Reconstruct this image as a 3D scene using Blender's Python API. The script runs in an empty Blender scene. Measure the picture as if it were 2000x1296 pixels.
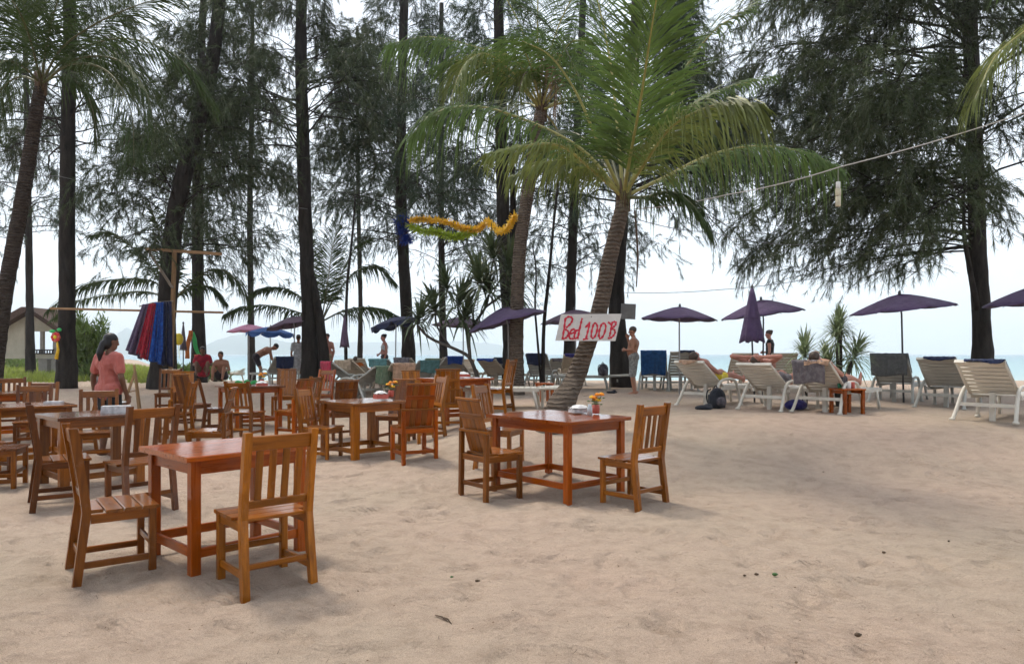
import bpy, math, random
import numpy as np
from mathutils import Vector, Matrix

# ------------------------------------------------------------------ camera, sky, sun, exposure
S = bpy.context.scene
COL = S.collection
F, H, HY, CX = 1400.0, 1.36, 691.0, 1000.0       # focal length (photo pixels), eye height, horizon row, centre column
cam_d = bpy.data.cameras.new('camera'); cam = bpy.data.objects.new('camera', cam_d); COL.objects.link(cam)
cam.location = (0, 0, H); cam.rotation_euler = (math.radians(90), 0, 0)
cam_d.sensor_width = 36; cam_d.lens = 36 * F / 2000; cam_d.shift_y = (HY - 648) / 2000
cam_d.clip_start = 0.05; cam_d.clip_end = 30000
S.camera = cam
SUN_EL, SUN_AZ = math.radians(60), math.radians(-38)      # azimuth from +Y (the sea) towards +X
W = bpy.data.worlds.new('World'); S.world = W; W.use_nodes = True
wn = W.node_tree; wn.nodes.clear()
sky = wn.nodes.new('ShaderNodeTexSky'); sky.sky_type = 'NISHITA'; sky.sun_disc = False
sky.sun_elevation = SUN_EL; sky.sun_rotation = SUN_AZ; sky.dust_density = 4.0; sky.air_density = 1.0; sky.ozone_density = 1.5
tc = wn.nodes.new('ShaderNodeTexCoord'); mp = wn.nodes.new('ShaderNodeMapping'); mp.inputs['Scale'].default_value = (1, 1, 2.6)
cl = wn.nodes.new('ShaderNodeTexNoise'); cl.inputs['Scale'].default_value = 1.7; cl.inputs['Detail'].default_value = 7
cl.inputs['Roughness'].default_value = 0.52
cr = wn.nodes.new('ShaderNodeValToRGB'); cr.color_ramp.elements[0].position = 0.30; cr.color_ramp.elements[1].position = 0.62
cr.color_ramp.elements[0].color = (0.22, 0.22, 0.22, 1); cr.color_ramp.elements[1].color = (0.92, 0.92, 0.92, 1)
mx = wn.nodes.new('ShaderNodeMix'); mx.data_type = 'RGBA'; mx.inputs[7].default_value = (8.4, 9.1, 9.9, 1)
bg = wn.nodes.new('ShaderNodeBackground'); bg.inputs['Strength'].default_value = 0.12
wo = wn.nodes.new('ShaderNodeOutputWorld')
L = wn.links.new
L(tc.outputs['Generated'], mp.inputs['Vector']); L(mp.outputs['Vector'], cl.inputs['Vector']); L(cl.outputs['Fac'], cr.inputs['Fac'])
L(cr.outputs['Color'], mx.inputs[0]); L(sky.outputs['Color'], mx.inputs[6]); L(mx.outputs[2], bg.inputs['Color']); L(bg.outputs[0], wo.inputs[0])
sd = bpy.data.lights.new('sun', 'SUN'); sd.energy = 2.0; sd.angle = math.radians(11); sd.color = (1.0, 0.91, 0.77)
sun = bpy.data.objects.new('sun', sd); COL.objects.link(sun)
sv = Vector((math.sin(SUN_AZ) * math.cos(SUN_EL), math.cos(SUN_AZ) * math.cos(SUN_EL), math.sin(SUN_EL)))
sun.rotation_euler = sv.to_track_quat('Z', 'Y').to_euler(); sun.location = (-20, 20, 60)
S.view_settings.view_transform = 'Standard'; S.view_settings.look = 'None'
S.view_settings.exposure = 0.50; S.view_settings.gamma = 1.0
S.cycles.use_denoising = True; S.cycles.use_adaptive_sampling = True; S.cycles.adaptive_threshold = .04; S.cycles.adaptive_min_samples = 20; S.cycles.use_light_tree = False
S.cycles.max_bounces = 5; S.cycles.diffuse_bounces = 2; S.cycles.glossy_bounces = 2; S.cycles.transmission_bounces = 3
S.cycles.transparent_max_bounces = 6; S.cycles.volume_bounces = 1
S.cycles.sample_clamp_indirect = 8

# ------------------------------------------------------------------ geometry helpers
def sm(a, b, x):
    t = np.clip((np.asarray(x, float) - a) / (b - a), 0, 1)
    return t * t * (3 - 2 * t)
def gz(x, y):
    """height of the sand at x (right), y (forward)"""
    x = np.asarray(x, float); y = np.asarray(y, float)
    w = sm(-2.2, .3, x)
    b = .40 * ((1 - w) * sm(11, 20, y) + w * sm(7, 10.5, y))
    land = sm(-.42, -.54, x / np.maximum(y, 1))
    return b - 1.45 * np.maximum(0, (y - 22) / 43) ** 1.15 * (1 - land)
def at(px, py, d):
    return Vector(((px - CX) / F * d, d, H + (HY - py) / F * d))
def ground(px, d, dz=0.0):
    x = (px - CX) / F * d
    return Vector((x, d, float(gz(x, d)) + dz))
def foot(px, py):
    """where the ray through a photo point meets the sand"""
    d = np.arange(1.5, 80, .01); x = (px - CX) / F * d
    z = H + (HY - py) / F * d - gz(x, d)
    i = int(np.argmax(z < 0)) if (z < 0).any() else len(d) - 1
    return Vector((x[i], d[i], float(gz(x[i], d[i]))))

def hash2(ix, iy, s):
    n = np.sin(ix * 127.1 + iy * 311.7 + s * 74.7) * 43758.5453
    return n - np.floor(n)
def vnoise(x, y, s=0):
    ix, iy = np.floor(x), np.floor(y); fx, fy = x - ix, y - iy
    fx = fx * fx * (3 - 2 * fx); fy = fy * fy * (3 - 2 * fy)
    a, b = hash2(ix, iy, s), hash2(ix + 1, iy, s); c, d = hash2(ix, iy + 1, s), hash2(ix + 1, iy + 1, s)
    return (a + (b - a) * fx) * (1 - fy) + (c + (d - c) * fx) * fy - .5

def catmull(pts, n):
    P = [Vector(p) for p in pts]
    P = [P[0] * 2 - P[1]] + P + [P[-1] * 2 - P[-2]]
    out = []; m = len(P) - 3
    for k in range(n + 1):
        u = k / n * m; i = min(int(u), m - 1); t = u - i
        a, b, c, d = P[i:i + 4]
        out.append(.5 * ((2 * b) + (c - a) * t + (2 * a - 5 * b + 4 * c - d) * t * t + (3 * b - a - 3 * c + d) * t ** 3))
    return out

class MB:
    """collects shapes, builds them as ONE mesh object"""
    def __init__(s): s.v = []; s.f = []
    def add(s, v, f):
        o = len(s.v); s.v += [tuple(p) for p in v]; s.f += [tuple(i + o for i in q) for q in f]; return s
    def box(s, c, d, M=None):
        c = Vector(c); x, y, z = d[0] / 2, d[1] / 2, d[2] / 2
        v = [Vector((a * x, b * y, e * z)) for a in (-1, 1) for b in (-1, 1) for e in (-1, 1)]
        v = [(M @ p if M else p) + c for p in v]
        return s.add(v, [(0, 1, 3, 2), (4, 6, 7, 5), (0, 4, 5, 1), (2, 3, 7, 6), (0, 2, 6, 4), (1, 5, 7, 3)])
    def tube(s, pts, r, n=6, cap=True, flat=None, jitter=0, rng=None):
        pts = [Vector(p) for p in pts]; m = len(pts)
        if not hasattr(r, '__len__'): r = [r] * m
        ref = None; v = []
        for i in range(m):
            T = (pts[min(i + 1, m - 1)] - pts[max(i - 1, 0)]).normalized()
            if ref is None:
                ref = T.orthogonal().normalized() if flat is None else Vector(flat)
            A = (ref - T * ref.dot(T))
            A = A.normalized() if A.length > 1e-6 else T.orthogonal().normalized()
            if flat is None: ref = A
            B = T.cross(A)
            for k in range(n):
                a = 2 * math.pi * k / n; rr = r[i] * (1 + (rng.uniform(-jitter, jitter) if rng else 0))
                fa = .22 if flat is not None else 1
                v.append(pts[i] + A * math.cos(a) * rr * fa + B * math.sin(a) * rr)
        f = [(i * n + k, i * n + (k + 1) % n, (i + 1) * n + (k + 1) % n, (i + 1) * n + k) for i in range(m - 1) for k in range(n)]
        if cap: f += [tuple(reversed(range(n))), tuple(range((m - 1) * n, m * n))]
        return s.add(v, f)
    def ball(s, c, r, M=None, nu=10, nv=7):
        c = Vector(c); r = r if hasattr(r, '__len__') else (r, r, r)
        v = [Vector((0, 0, r[2]))]
        for j in range(1, nv):
            th = math.pi * j / nv
            for k in range(nu):
                a = 2 * math.pi * k / nu
                v.append(Vector((r[0] * math.sin(th) * math.cos(a), r[1] * math.sin(th) * math.sin(a), r[2] * math.cos(th))))
        v.append(Vector((0, 0, -r[2])))
        f = [(0, 1 + k, 1 + (k + 1) % nu) for k in range(nu)]
        for j in range(nv - 2):
            f += [(1 + j * nu + k, 1 + (j + 1) * nu + k, 1 + (j + 1) * nu + (k + 1) % nu, 1 + j * nu + (k + 1) % nu) for k in range(nu)]
        o = 1 + (nv - 2) * nu; e = len(v) - 1
        f += [(o + (k + 1) % nu, o + k, e) for k in range(nu)]
        return s.add([(M @ p if M else p) + c for p in v], f)
    def cap(s, a, b, ra, rb, n=10):
        """tapered capsule with round ends"""
        a, b = Vector(a), Vector(b); T = (b - a); Ln = T.length; T = T.normalized() if Ln > 1e-6 else Vector((0, 0, 1))
        pts, rs = [], []
        for k in range(4): t = k / 4; pts.append(a - T * ra * math.cos(t * math.pi / 2)); rs.append(max(ra * math.sin(t * math.pi / 2), ra * .05))
        for k in range(3): t = k / 2; pts.append(a + (b - a) * t); rs.append(ra + (rb - ra) * t)
        for k in range(3, -1, -1): t = k / 4; pts.append(b + T * rb * math.cos(t * math.pi / 2)); rs.append(max(rb * math.sin(t * math.pi / 2), rb * .05))
        return s.tube(pts, rs, n)
    def lathe(s, prof, n=12, c=(0, 0, 0)):
        c = Vector(c); v = []; m = len(prof)
        for r, z in prof:
            for k in range(n): a = 2 * math.pi * k / n; v.append(c + Vector((r * math.cos(a), r * math.sin(a), z)))
        f = [(i * n + k, i * n + (k + 1) % n, (i + 1) * n + (k + 1) % n, (i + 1) * n + k) for i in range(m - 1) for k in range(n)]
        f += [tuple(reversed(range(n))), tuple(range((m - 1) * n, m * n))]
        return s.add(v, f)
    def grid(s, P, nu, nv, closed=False):
        f = [(j * nu + i, j * nu + i + 1, (j + 1) * nu + i + 1, (j + 1) * nu + i) for j in range(nv - 1) for i in range(nu - 1)]
        return s.add(P, f)
    def build(s, name, m, parent=None, smooth=False, loc=None):
        me = bpy.data.meshes.new(name); me.from_pydata(s.v, [], s.f)
        if smooth: me.polygons.foreach_set('use_smooth', [True] * len(me.polygons))
        me.materials.append(m); me.update()
        return link(name, me, parent, loc)

def link(name, data, parent=None, loc=None):
    o = bpy.data.objects.new(name, data); COL.objects.link(o)
    if parent: o.parent = parent
    if loc is not None: o.location = loc
    return o
def np_mesh(name, V, Fc, m, parent=None, k=3, smooth=False):
    """mesh from numpy arrays: V (n,3), Fc (m,k)"""
    me = bpy.data.meshes.new(name); V = np.asarray(V, np.float32); Fc = np.asarray(Fc, np.int32)
    me.vertices.add(len(V)); me.vertices.foreach_set('co', V.ravel())
    me.loops.add(Fc.size); me.loops.foreach_set('vertex_index', Fc.ravel())
    me.polygons.add(len(Fc)); me.polygons.foreach_set('loop_start', np.arange(0, Fc.size, k, dtype=np.int32))
    if smooth: me.polygons.foreach_set('use_smooth', np.ones(len(Fc), dtype=bool))
    me.update(calc_edges=True); me.materials.append(m)
    return link(name, me, parent)
def tag(o, label, cat, group=None, kind=None):
    if label: o['label'] = label
    if cat: o['category'] = cat
    if group: o['group'] = group
    if kind: o['kind'] = kind
    return o
def empty(name, loc, rz=0.0, label=None, cat=None, group=None):
    o = bpy.data.objects.new(name, None); COL.objects.link(o); o.empty_display_size = .1
    o.location = loc; o.rotation_euler = (0, 0, rz)
    return tag(o, label, cat, group)
def setmat(o, m):
    o.material_slots[0].link = 'OBJECT'; o.material_slots[0].material = m; return o
BEAMS = {}
def beam(name, parent, p0, p1, w, t, up=(0, 0, 1), m=None, ch=.004):
    """chamfered timber from p0 to p1; local X is the grain; mesh data shared between alike pieces"""
    p0, p1 = Vector(p0), Vector(p1); Ln = (p1 - p0).length
    key = (round(Ln, 3), round(w, 4), round(t, 4))
    if key not in BEAMS:
        b = MB(); a, c = w / 2, t / 2; ch = min(ch, a * .4, c * .4)
        sec = [(-a, -c + ch), (-a + ch, -c), (a - ch, -c), (a, -c + ch), (a, c - ch), (a - ch, c), (-a + ch, c), (-a, c - ch)]
        v = [(x, y, z) for x in (-Ln / 2, Ln / 2) for (y, z) in sec]
        b.add(v, [(k, 8 + k, 8 + (k + 1) % 8, (k + 1) % 8) for k in range(8)] + [tuple(range(8)), tuple(reversed(range(8, 16)))])
        me = bpy.data.meshes.new('timber'); me.from_pydata(b.v, [], b.f); me.materials.append(m); BEAMS[key] = me
    o = link(name, BEAMS[key], parent)
    X = (p1 - p0).normalized(); Z = Vector(up); Z = (Z - X * Z.dot(X)).normalized(); Y = Z.cross(X)
    R = Matrix((X, Y, Z)).transposed().to_4x4(); R.translation = (p0 + p1) / 2
    o.matrix_local = R
    return setmat(o, m)
# ------------------------------------------------------------------ materials (procedural)
def nmat(name):
    m = bpy.data.materials.new(name); m.use_nodes = True
    return m, m.node_tree, m.node_tree.nodes['Principled BSDF']
def nd(nt, typ, ins=None, **kw):
    n = nt.nodes.new(typ)
    for k, v in kw.items(): setattr(n, k, v)
    for k, v in (ins or {}).items():
        if isinstance(v, bpy.types.NodeSocket): nt.links.new(v, n.inputs[k])
        else: n.inputs[k].default_value = v
    return n
def ramp(nt, fac, stops):
    r = nt.nodes.new('ShaderNodeValToRGB'); e = r.color_ramp.elements
    while len(e) < len(stops): e.new(.5)
    for i, (p, c) in enumerate(stops): e[i].position = p; e[i].color = (*c, 1) if len(c) == 3 else c
    nt.links.new(fac, r.inputs[0]); return r.outputs[0]
def mixc(nt, fac, a, b, mode='MIX'):
    n = nt.nodes.new('ShaderNodeMix'); n.data_type = 'RGBA'; n.blend_type = mode
    for i, v in ((0, fac), (6, a), (7, b)):
        if isinstance(v, bpy.types.NodeSocket): nt.links.new(v, n.inputs[i])
        else: n.inputs[i].default_value = v if not isinstance(v, tuple) or len(v) == 4 else (*v, 1)
    return n.outputs[2]
def bump(nt, b, h, s, d=.02):
    n = nd(nt, 'ShaderNodeBump', {'Height': h, 'Strength': s, 'Distance': d}); nt.links.new(n.outputs[0], b.inputs['Normal']); return n
def plain(name, c, rough=.6, var=.18, scale=6, spec=.4, bmp=0.0, metal=0, fine=60):
    m, nt, b = nmat(name); t = nd(nt, 'ShaderNodeTexCoord')
    n = nd(nt, 'ShaderNodeTexNoise', {'Vector': t.outputs['Object'], 'Scale': scale, 'Detail': 6.0, 'Roughness': .6})
    lo = tuple(x * (1 - var) for x in c); hi = tuple(min(1, x * (1 + var)) for x in c)
    nt.links.new(ramp(nt, n.outputs['Fac'], [(.3, lo), (.7, hi)]), b.inputs['Base Color'])
    b.inputs['Roughness'].default_value = rough; b.inputs['Specular IOR Level'].default_value = spec; b.inputs['Metallic'].default_value = metal
    if bmp:
        f = nd(nt, 'ShaderNodeTexNoise', {'Vector': t.outputs['Object'], 'Scale': fine, 'Detail': 4.0})
        bump(nt, b, f.outputs['Fac'], bmp, .01)
    return m
def wood(name, dark, light, rough=.36, coat=.42):
    m, nt, b = nmat(name); t = nd(nt, 'ShaderNodeTexCoord'); oi = nd(nt, 'ShaderNodeObjectInfo')
    off = nd(nt, 'ShaderNodeVectorMath', {0: t.outputs['Object']}, operation='ADD')
    sc = nd(nt, 'ShaderNodeMath', {0: oi.outputs['Random'], 1: 37.0}, operation='MULTIPLY'); nt.links.new(sc.outputs[0], off.inputs[1])
    mpn = nd(nt, 'ShaderNodeMapping', {'Vector': off.outputs[0], 'Scale': (2.2, 34, 34)})
    g = nd(nt, 'ShaderNodeTexNoise', {'Vector': mpn.outputs[0], 'Scale': 1.0, 'Detail': 7.0, 'Roughness': .62, 'Distortion': .5})
    c = ramp(nt, g.outputs['Fac'], [(.28, dark), (.5, tuple((a + q) / 2 for a, q in zip(dark, light))), (.72, light)])
    big = nd(nt, 'ShaderNodeTexNoise', {'Vector': off.outputs[0], 'Scale': 5.0, 'Detail': 3.0})
    v = nd(nt, 'ShaderNodeMath', {0: oi.outputs['Random'], 1: .55, 2: .70}, operation='MULTIPLY_ADD')
    v2 = nd(nt, 'ShaderNodeMath', {0: big.outputs['Fac'], 1: .5, 2: .75}, operation='MULTIPLY_ADD')
    vv = nd(nt, 'ShaderNodeMath', {0: v.outputs[0], 1: v2.outputs[0]}, operation='MULTIPLY')
    we = nd(nt, 'ShaderNodeTexNoise', {'Vector': off.outputs[0], 'Scale': 16.0, 'Detail': 8.0, 'Roughness': .75})
    c = mixc(nt, ramp(nt, we.outputs['Fac'], [(.56, (0, 0, 0)), (.74, (.42, .42, .42))]), c, tuple(min(1, .35 * q + .20) * k_ for q, k_ in zip(light, (1.0, .74, .50))))
    hs = nd(nt, 'ShaderNodeHueSaturation', {'Color': c, 'Value': vv.outputs[0], 'Saturation': 1.06})
    nt.links.new(hs.outputs[0], b.inputs['Base Color'])
    rr = nd(nt, 'ShaderNodeMath', {0: g.outputs['Fac'], 1: .35, 2: rough - .17}, operation='MULTIPLY_ADD'); nt.links.new(rr.outputs[0], b.inputs['Roughness'])
    b.inputs['Specular IOR Level'].default_value = .18; b.inputs['Coat Weight'].default_value = coat; b.inputs['Coat Roughness'].default_value = .16
    bump(nt, b, g.outputs['Fac'], .22, .004)
    return m
def wood2(key, name, *a, **k):
    M[key] = wood(name, *a, **k); g = wood(name + '_polished', *a, **k); b = g.node_tree.nodes['Principled BSDF']
    b.inputs['Coat Weight'].default_value = .85; b.inputs['Coat Roughness'].default_value = .12; M[key + '_g'] = g
def leafmat(name, c, var=.35, trans=.3, rough=.5, scale=1.2, spec=.3):
    m, nt, b = nmat(name); t = nd(nt, 'ShaderNodeTexCoord')
    n = nd(nt, 'ShaderNodeTexNoise', {'Vector': t.outputs['Object'], 'Scale': scale, 'Detail': 5.0, 'Roughness': .65})
    lo = tuple(x * (1 - var) for x in c); hi = tuple(x * (1 + var) for x in c)
    col = ramp(nt, n.outputs['Fac'], [(.32, lo), (.68, hi)])
    nt.links.new(col, b.inputs['Base Color']); b.inputs['Roughness'].default_value = rough; b.inputs['Specular IOR Level'].default_value = spec
    tr = nd(nt, 'ShaderNodeBsdfTranslucent'); nt.links.new(col, tr.inputs['Color'])
    mxs = nd(nt, 'ShaderNodeMixShader', {0: trans}); nt.links.new(b.outputs[0], mxs.inputs[1]); nt.links.new(tr.outputs[0], mxs.inputs[2])
    nt.links.new(mxs.outputs[0], nt.nodes['Material Output'].inputs['Surface'])
    return m
def barkmat(name, dark, light, ring=0.0, scale=7):
    m, nt, b = nmat(name); t = nd(nt, 'ShaderNodeTexCoord')
    mpn = nd(nt, 'ShaderNodeMapping', {'Vector': t.outputs['Object'], 'Scale': (1, 1, .22) if not ring else (1, 1, 1)})
    n = nd(nt, 'ShaderNodeTexNoise', {'Vector': mpn.outputs[0], 'Scale': scale, 'Detail': 8.0, 'Roughness': .7})
    c = ramp(nt, n.outputs['Fac'], [(.33, dark), (.7, light)])
    h = n.outputs['Fac']
    if ring:
        w = nd(nt, 'ShaderNodeTexWave', {'Vector': t.outputs['Object'], 'Scale': ring, 'Distortion': 5.0, 'Detail': 4.0, 'Detail Scale': 1.6}, wave_type='BANDS', bands_direction='Z')
        c = mixc(nt, .28, c, ramp(nt, w.outputs['Fac'], [(.1, dark), (.8, light)]))
        h = nd(nt, 'ShaderNodeMath', {0: n.outputs['Fac'], 1: w.outputs['Fac']}, operation='ADD').outputs[0]
    nt.links.new(c, b.inputs['Base Color']); b.inputs['Roughness'].default_value = .9; b.inputs['Specular IOR Level'].default_value = .15
    bump(nt, b, h, .8, .03)
    return m
def clothmat(name, c, c2=None, scale=14, rough=.85, stripe=None):
    m, nt, b = nmat(name); t = nd(nt, 'ShaderNodeTexCoord')
    n = nd(nt, 'ShaderNodeTexNoise', {'Vector': t.outputs['Object'], 'Scale': scale, 'Detail': 5.0})
    c2 = c2 or tuple(x * .72 for x in c)
    col = ramp(nt, n.outputs['Fac'], [(.42, c2), (.58, c)])
    if stripe:
        w = nd(nt, 'ShaderNodeTexWave', {'Vector': t.outputs['Object'], 'Scale': stripe[0], 'Distortion': .6, 'Detail': 2.0}, bands_direction='X')
        col = mixc(nt, ramp(nt, w.outputs['Fac'], [(.45, (0, 0, 0)), (.55, (1, 1, 1))]), col, (*stripe[1], 1))
    nt.links.new(col, b.inputs['Base Color']); b.inputs['Roughness'].default_value = rough; b.inputs['Specular IOR Level'].default_value = .2
    b.inputs['Sheen Weight'].default_value = .15
    f = nd(nt, 'ShaderNodeTexNoise', {'Vector': t.outputs['Object'], 'Scale': 90.0, 'Detail': 2.0}); b0 = bump(nt, b, f.outputs['Fac'], .25, .006)
    mw = nd(nt, 'ShaderNodeMapping', {'Vector': t.outputs['Object'], 'Rotation': (.3, .4, .2), 'Scale': (1.5, 1.5, .7)})
    f2 = nd(nt, 'ShaderNodeTexNoise', {'Vector': mw.outputs[0], 'Scale': 9.0, 'Detail': 3.0, 'Distortion': 1.2}); b1 = bump(nt, b, f2.outputs['Fac'], .7, .05); nt.links.new(b0.outputs[0], b1.inputs['Normal'])
    return m
def skinmat(name, c):
    m = plain(name, c, .5, .12, 7, .35, .12, fine=120)
    b = m.node_tree.nodes['Principled BSDF']; b.inputs['Subsurface Weight'].default_value = .06; b.inputs['Subsurface Radius'].default_value = (.02, .008, .004)
    return m

M = {}
# sand
m, nt, b = nmat('sand'); t = nd(nt, 'ShaderNodeTexCoord'); O = t.outputs['Object']
n1 = nd(nt, 'ShaderNodeTexNoise', {'Vector': O, 'Scale': .33, 'Detail': 5.0, 'Roughness': .55})
c1 = ramp(nt, n1.outputs['Fac'], [(.34, (.435, .352, .275)), (.66, (.48, .362, .288))])
n2 = nd(nt, 'ShaderNodeTexNoise', {'Vector': O, 'Scale': 5.5, 'Detail': 8.0, 'Roughness': .68})
c2 = mixc(nt, 1.0, c1, ramp(nt, n2.outputs['Fac'], [(.3, (.80, .785, .77)), (.52, (1, 1, 1)), (.75, (1.09, 1.08, 1.07))]), 'MULTIPLY')
n3 = nd(nt, 'ShaderNodeTexNoise', {'Vector': O, 'Scale': 170.0, 'Detail': 4.0, 'Roughness': .7})
c3 = mixc(nt, 1.0, c2, ramp(nt, n3.outputs['Fac'], [(.28, (.52, .50, .48)), (.5, (1, 1, 1)), (.72, (1.22, 1.2, 1.18))]), 'MULTIPLY')
vo = nd(nt, 'ShaderNodeTexVoronoi', {'Vector': O, 'Scale': 9.0, 'Randomness': 1.0})
n4 = nd(nt, 'ShaderNodeTexNoise', {'Vector': O, 'Scale': 1.3, 'Detail': 2.0})
thr = nd(nt, 'ShaderNodeMath', {0: n4.outputs['Fac'], 1: .13, 2: -.018}, operation='MULTIPLY_ADD')
spk = nd(nt, 'ShaderNodeMath', {0: vo.outputs['Distance'], 1: thr.outputs[0]}, operation='LESS_THAN')
vo2 = nd(nt, 'ShaderNodeTexVoronoi', {'Vector': O, 'Scale': 34.0, 'Randomness': 1.0})
thr2 = nd(nt, 'ShaderNodeMath', {0: n1.outputs['Fac'], 1: .28, 2: -.065}, operation='MULTIPLY_ADD')
spk2 = nd(nt, 'ShaderNodeMath', {0: vo2.outputs['Distance'], 1: thr2.outputs[0]}, operation='LESS_THAN')
c3 = mixc(nt, mixc(nt, spk2.outputs[0], (0, 0, 0), (.35, .35, .35)), c3, (.20, .13, .085))
c4 = mixc(nt, spk.outputs[0], c3, (.16, .10, .06))
nt.links.new(c4, b.inputs['Base Color']); b.inputs['Roughness'].default_value = .95; b.inputs['Specular IOR Level'].default_value = .12
mpd = nd(nt, 'ShaderNodeMapping', {'Vector': O, 'Rotation': (0, 0, .5), 'Scale': (1, 1.25, 1)})
w1 = nd(nt, 'ShaderNodeTexNoise', {'Vector': mpd.outputs[0], 'Scale': 6.5, 'Detail': 10.0, 'Roughness': .62, 'Distortion': .15})
wv = nd(nt, 'ShaderNodeTexWave', {'Vector': O, 'Scale': 9.0, 'Distortion': 9.0, 'Detail': 3.0, 'Detail Scale': .7}, bands_direction='DIAGONAL')
n5 = nd(nt, 'ShaderNodeTexNoise', {'Vector': O, 'Scale': .9, 'Detail': 3.0})
wm = nd(nt, 'ShaderNodeMath', {0: wv.outputs['Fac'], 1: ramp(nt, n5.outputs['Fac'], [(.5, (0, 0, 0)), (.62, (.16, .16, .16))])}, operation='MULTIPLY')
hs = nd(nt, 'ShaderNodeMath', {0: w1.outputs['Fac'], 1: wm.outputs[0]}, operation='ADD')
n6 = nd(nt, 'ShaderNodeTexNoise', {'Vector': O, 'Scale': 38.0, 'Detail': 6.0, 'Roughness': .7})
b0 = nd(nt, 'ShaderNodeBump', {'Height': n6.outputs['Fac'], 'Strength': .7, 'Distance': .02})
b1 = nd(nt, 'ShaderNodeBump', {'Normal': b0.outputs[0], 'Height': n3.outputs['Fac'], 'Strength': .5, 'Distance': .01})
b2 = nd(nt, 'ShaderNodeBump', {'Height': hs.outputs[0], 'Strength': .85, 'Distance': .055, 'Normal': b1.outputs[0]})
nt.links.new(b2.outputs[0], b.inputs['Normal']); M['sand'] = m
# sea
m, nt, b = nmat('sea'); t = nd(nt, 'ShaderNodeTexCoord')
mpn = nd(nt, 'ShaderNodeMapping', {'Vector': t.outputs['Object'], 'Scale': (.004, .011, 1)})
n = nd(nt, 'ShaderNodeTexNoise', {'Vector': mpn.outputs[0], 'Scale': 1.0, 'Detail': 5.0})
sep = nd(nt, 'ShaderNodeSeparateXYZ', {0: t.outputs['Object']})
dep = nd(nt, 'ShaderNodeMapRange', {'Value': sep.outputs[1], 'From Min': 62.0, 'From Max': 900.0})
dd = nd(nt, 'ShaderNodeMath', {0: dep.outputs[0], 1: .35}, operation='POWER')      # shallow turquoise over sand, deeper water far out
dn = nd(nt, 'ShaderNodeMath', {0: n.outputs['Fac'], 1: .28, 2: -.14}, operation='MULTIPLY_ADD')
ds = nd(nt, 'ShaderNodeMath', {0: dd.outputs[0], 1: dn.outputs[0]}, operation='ADD')
nt.links.new(ramp(nt, ds.outputs[0], [(0, (.42, .52, .49)), (.35, (.245, .385, .405)), (.7, (.175, .30, .345)), (1, (.14, .235, .285))]), b.inputs['Base Color'])
b.inputs['Roughness'].default_value = .35; b.inputs['IOR'].default_value = 1.33; b.inputs['Specular IOR Level'].default_value = .25
mpw = nd(nt, 'ShaderNodeMapping', {'Vector': t.outputs['Object'], 'Scale': (.35, 1, 1)})
n = nd(nt, 'ShaderNodeTexNoise', {'Vector': mpw.outputs[0], 'Scale': 1.1, 'Detail': 6.0}); bump(nt, b, n.outputs['Fac'], .9, .35); M['sea'] = m
M['hill'] = plain('hill_forest', (.06, .10, .055), .95, .4, .02, .05)
# woods
wood2('teak', 'varnished_teak', (.150, .044, .008), (.42, .155, .030))
wood2('dark', 'dark_teak', (.070, .022, .007), (.20, .066, .019), .36)
wood2('red', 'red_teak', (.205, .040, .007), (.45, .112, .020), .30, .5)
wood2('honey', 'honey_teak', (.190, .062, .010), (.48, .180, .034))
wood2('brown', 'brown_teak', (.115, .037, .009), (.31, .110, .025))
M['grey_wood'] = wood('weathered_wood', (.16, .13, .10), (.36, .30, .24), .8, 0)
M['stick'] = wood('bare_pole', (.18, .11, .06), (.36, .23, .13), .8, 0)
# trees
M['bark'] = barkmat('casuarina_bark', (.010, .009, .0085), (.048, .041, .036))
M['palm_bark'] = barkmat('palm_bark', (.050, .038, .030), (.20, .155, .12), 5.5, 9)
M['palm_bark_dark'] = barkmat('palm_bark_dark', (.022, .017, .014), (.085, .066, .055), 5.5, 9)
M['stem'] = barkmat('pandanus_bark', (.05, .045, .04), (.16, .14, .12))
M['twig'] = plain('twig_bark', (.030, .028, .020), .9, .3)
M['needle_a'] = leafmat('casuarina_needles', (.050, .070, .028), .45, .24, scale=.55)
M['needle_b'] = leafmat('casuarina_needles_olive', (.062, .084, .036), .45, .26, scale=.55)
M['needle_c'] = leafmat('casuarina_needles_blue', (.044, .071, .038), .45, .24, scale=.55)
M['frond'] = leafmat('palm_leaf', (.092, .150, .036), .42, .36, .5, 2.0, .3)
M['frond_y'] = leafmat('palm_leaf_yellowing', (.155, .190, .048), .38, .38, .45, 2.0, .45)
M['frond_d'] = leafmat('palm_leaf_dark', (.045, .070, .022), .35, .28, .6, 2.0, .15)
M['frond_dead'] = leafmat('palm_leaf_dead', (.22, .135, .075), .3, .2, .8, 2.0, .1)
M['rachis'] = plain('palm_rachis', (.30, .27, .08), .5, .2)
M['rachis_g'] = plain('palm_rachis_dark', (.085, .085, .03), .5, .2)
M['rachis_d'] = plain('palm_rachis_brown', (.085, .052, .028), .6, .25)
M['pandan'] = leafmat('pandanus_leaf', (.075, .105, .045), .35, .22, .42, 3.0, .5)
M['pandan_l'] = leafmat('pandanus_leaf_light', (.23, .29, .15), .35, .35, .42, 3.0, .5)
M['shrub'] = leafmat('shrub_leaf', (.13, .20, .05), .4, .35)
M['grass'] = leafmat('beach_grass', (.24, .30, .055), .35, .35)
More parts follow.
